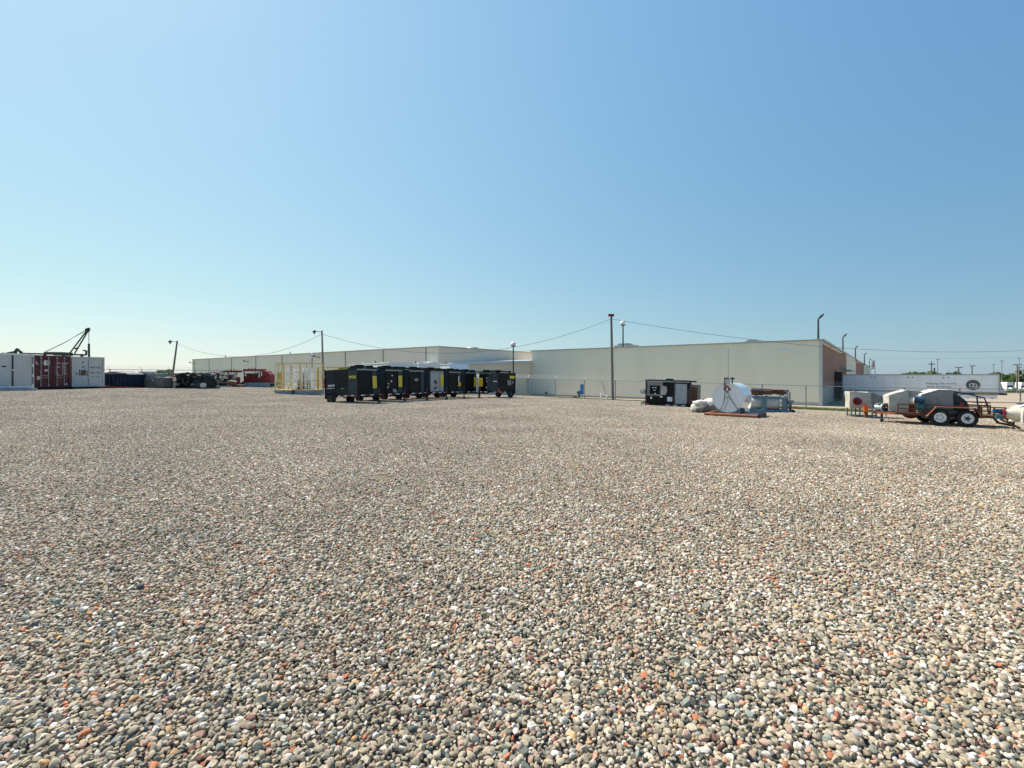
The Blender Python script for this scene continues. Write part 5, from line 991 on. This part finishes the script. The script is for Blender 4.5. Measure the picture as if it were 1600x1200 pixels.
# ------------------------------------------------------------------ far left, beyond the fence
def shed(label, px, d, pt, w_, rm, wm):
    q = P(px, d); h = EYE-(pt-HZ)*d/F-q.z; o = thing('shed', label, 'building', q, R(8), 'far sheds'); MB().box(-w_/2,w_/2,0,6,0,h*.72).build('wall', wm, o)
    MB().prism([(-w_/2-.3,h*.72),(w_/2+.3,h*.72),(w_/2-.5,h),(-w_/2+.5,h)],-.4,6.4).build('roof', rm, o); bx('door', M['dsteel'], o, -w_*.2, w_*.05, -.05, -.001, 0, h*.5)
shed('small far white shed over the dumpster', 182, 190, 580.2, 6, M['offw'], M['tarpt']); shed('long far grey shed over the dumpster load', 201, 200, 583, 9, M['roofg'], M['tarp']); shed('far pale shed above the grey covered unit', 226, 190, 580.5, 5, M['roofg'], M['offw']); shed('low far shed right of the leaning pole', 282, 190, 583, 8, M['roofg'], M['bgrey'])
tree('dark round tree on the left skyline over the grey pump unit', 256, 185, 579, 0, 1.4, 'trees at the left skyline'); tree('flat low bush left of the dark round tree', 240, 190, 583.5, 1, 1.8, 'trees at the left skyline')

# ------------------------------------------------------------------ light, sky, camera
SUN_EL, SUN_AZ = 52., -51.5                 # azimuth from +Y towards +X
sd_ = Vector((math.sin(R(SUN_AZ))*math.cos(R(SUN_EL)), math.cos(R(SUN_AZ))*math.cos(R(SUN_EL)), math.sin(R(SUN_EL))))
li = bpy.data.lights.new('sun', 'SUN'); li.energy = 5.0; li.angle = R(.53); li.color = (1, .90, .77)
lo = bpy.data.objects.new('sun', li); COL.objects.link(lo); lo.rotation_euler = (-sd_).to_track_quat('-Z', 'Y').to_euler(); lo.location = sd_*200
w = bpy.data.worlds.new('World'); S.world = w; w.use_nodes = True; N = w.node_tree.nodes; L = w.node_tree.links
sky = N.new('ShaderNodeTexSky'); sky.sky_type = 'NISHITA'; sky.sun_disc = False; sky.sun_elevation = R(SUN_EL); sky.sun_rotation = R(SUN_AZ); sky.altitude = 300; sky.air_density = 1.0; sky.dust_density = .4; sky.ozone_density = 2.5
bg = N['Background']; bg.inputs['Strength'].default_value = .1
# hazier, paler air towards the sun and a softer horizon than the clear model: per channel a * sky^g * e^(k cos)
geo = N.new('ShaderNodeNewGeometry'); dt = N.new('ShaderNodeVectorMath'); dt.operation = 'DOT_PRODUCT'; dt.inputs[1].default_value = sd_
neg = N.new('ShaderNodeVectorMath'); neg.operation = 'SCALE'; neg.inputs['Scale'].default_value = -1.; L.new(geo.outputs['Incoming'], neg.inputs[0]); L.new(neg.outputs[0], dt.inputs[0])
sp_ = N.new('ShaderNodeSeparateColor'); cbn = N.new('ShaderNodeCombineColor'); L.new(sky.outputs[0], sp_.inputs[0])
def mth(op, a, b):
    m = N.new('ShaderNodeMath'); m.operation = op
    for i, v in enumerate((a, b)):
        if isinstance(v, (int, float)): m.inputs[i].default_value = v
        else: L.new(v, m.inputs[i])
    return m.outputs[0]
for i, (g_, a_, k_) in enumerate(((.697,.632,.76),(.501,.748,.56),(.223,.755,.41))):
    lin = mth('POWER', mth('MAXIMUM', mth('MULTIPLY', sp_.outputs[i], .1), .0005), g_)
    L.new(mth('MULTIPLY', mth('MULTIPLY', lin, a_*6.6), mth('POWER', math.e, mth('MULTIPLY', dt.outputs['Value'], k_))), cbn.inputs[i])
L.new(cbn.outputs[0], bg.inputs['Color'])
cam = bpy.data.cameras.new('camera'); co = bpy.data.objects.new('camera', cam); COL.objects.link(co); S.camera = co
co.location = (0, 0, EYE); co.rotation_euler = (R(90), 0, 0); cam.sensor_width = 36; cam.lens = 36*F/1600; cam.shift_y = -(600-HZ)/1600; cam.clip_end = 9000; cam.clip_start = .05
S.view_settings.view_transform = 'Standard'; S.view_settings.look = 'None'; S.view_settings.exposure = .5; S.view_settings.gamma = 1
S.cycles.use_denoising = True
try:
    S.cycles.denoiser = 'OPENIMAGEDENOISE'; S.cycles.denoising_input_passes = 'RGB_ALBEDO_NORMAL'; S.cycles.denoising_prefilter = 'ACCURATE'
except Exception: pass
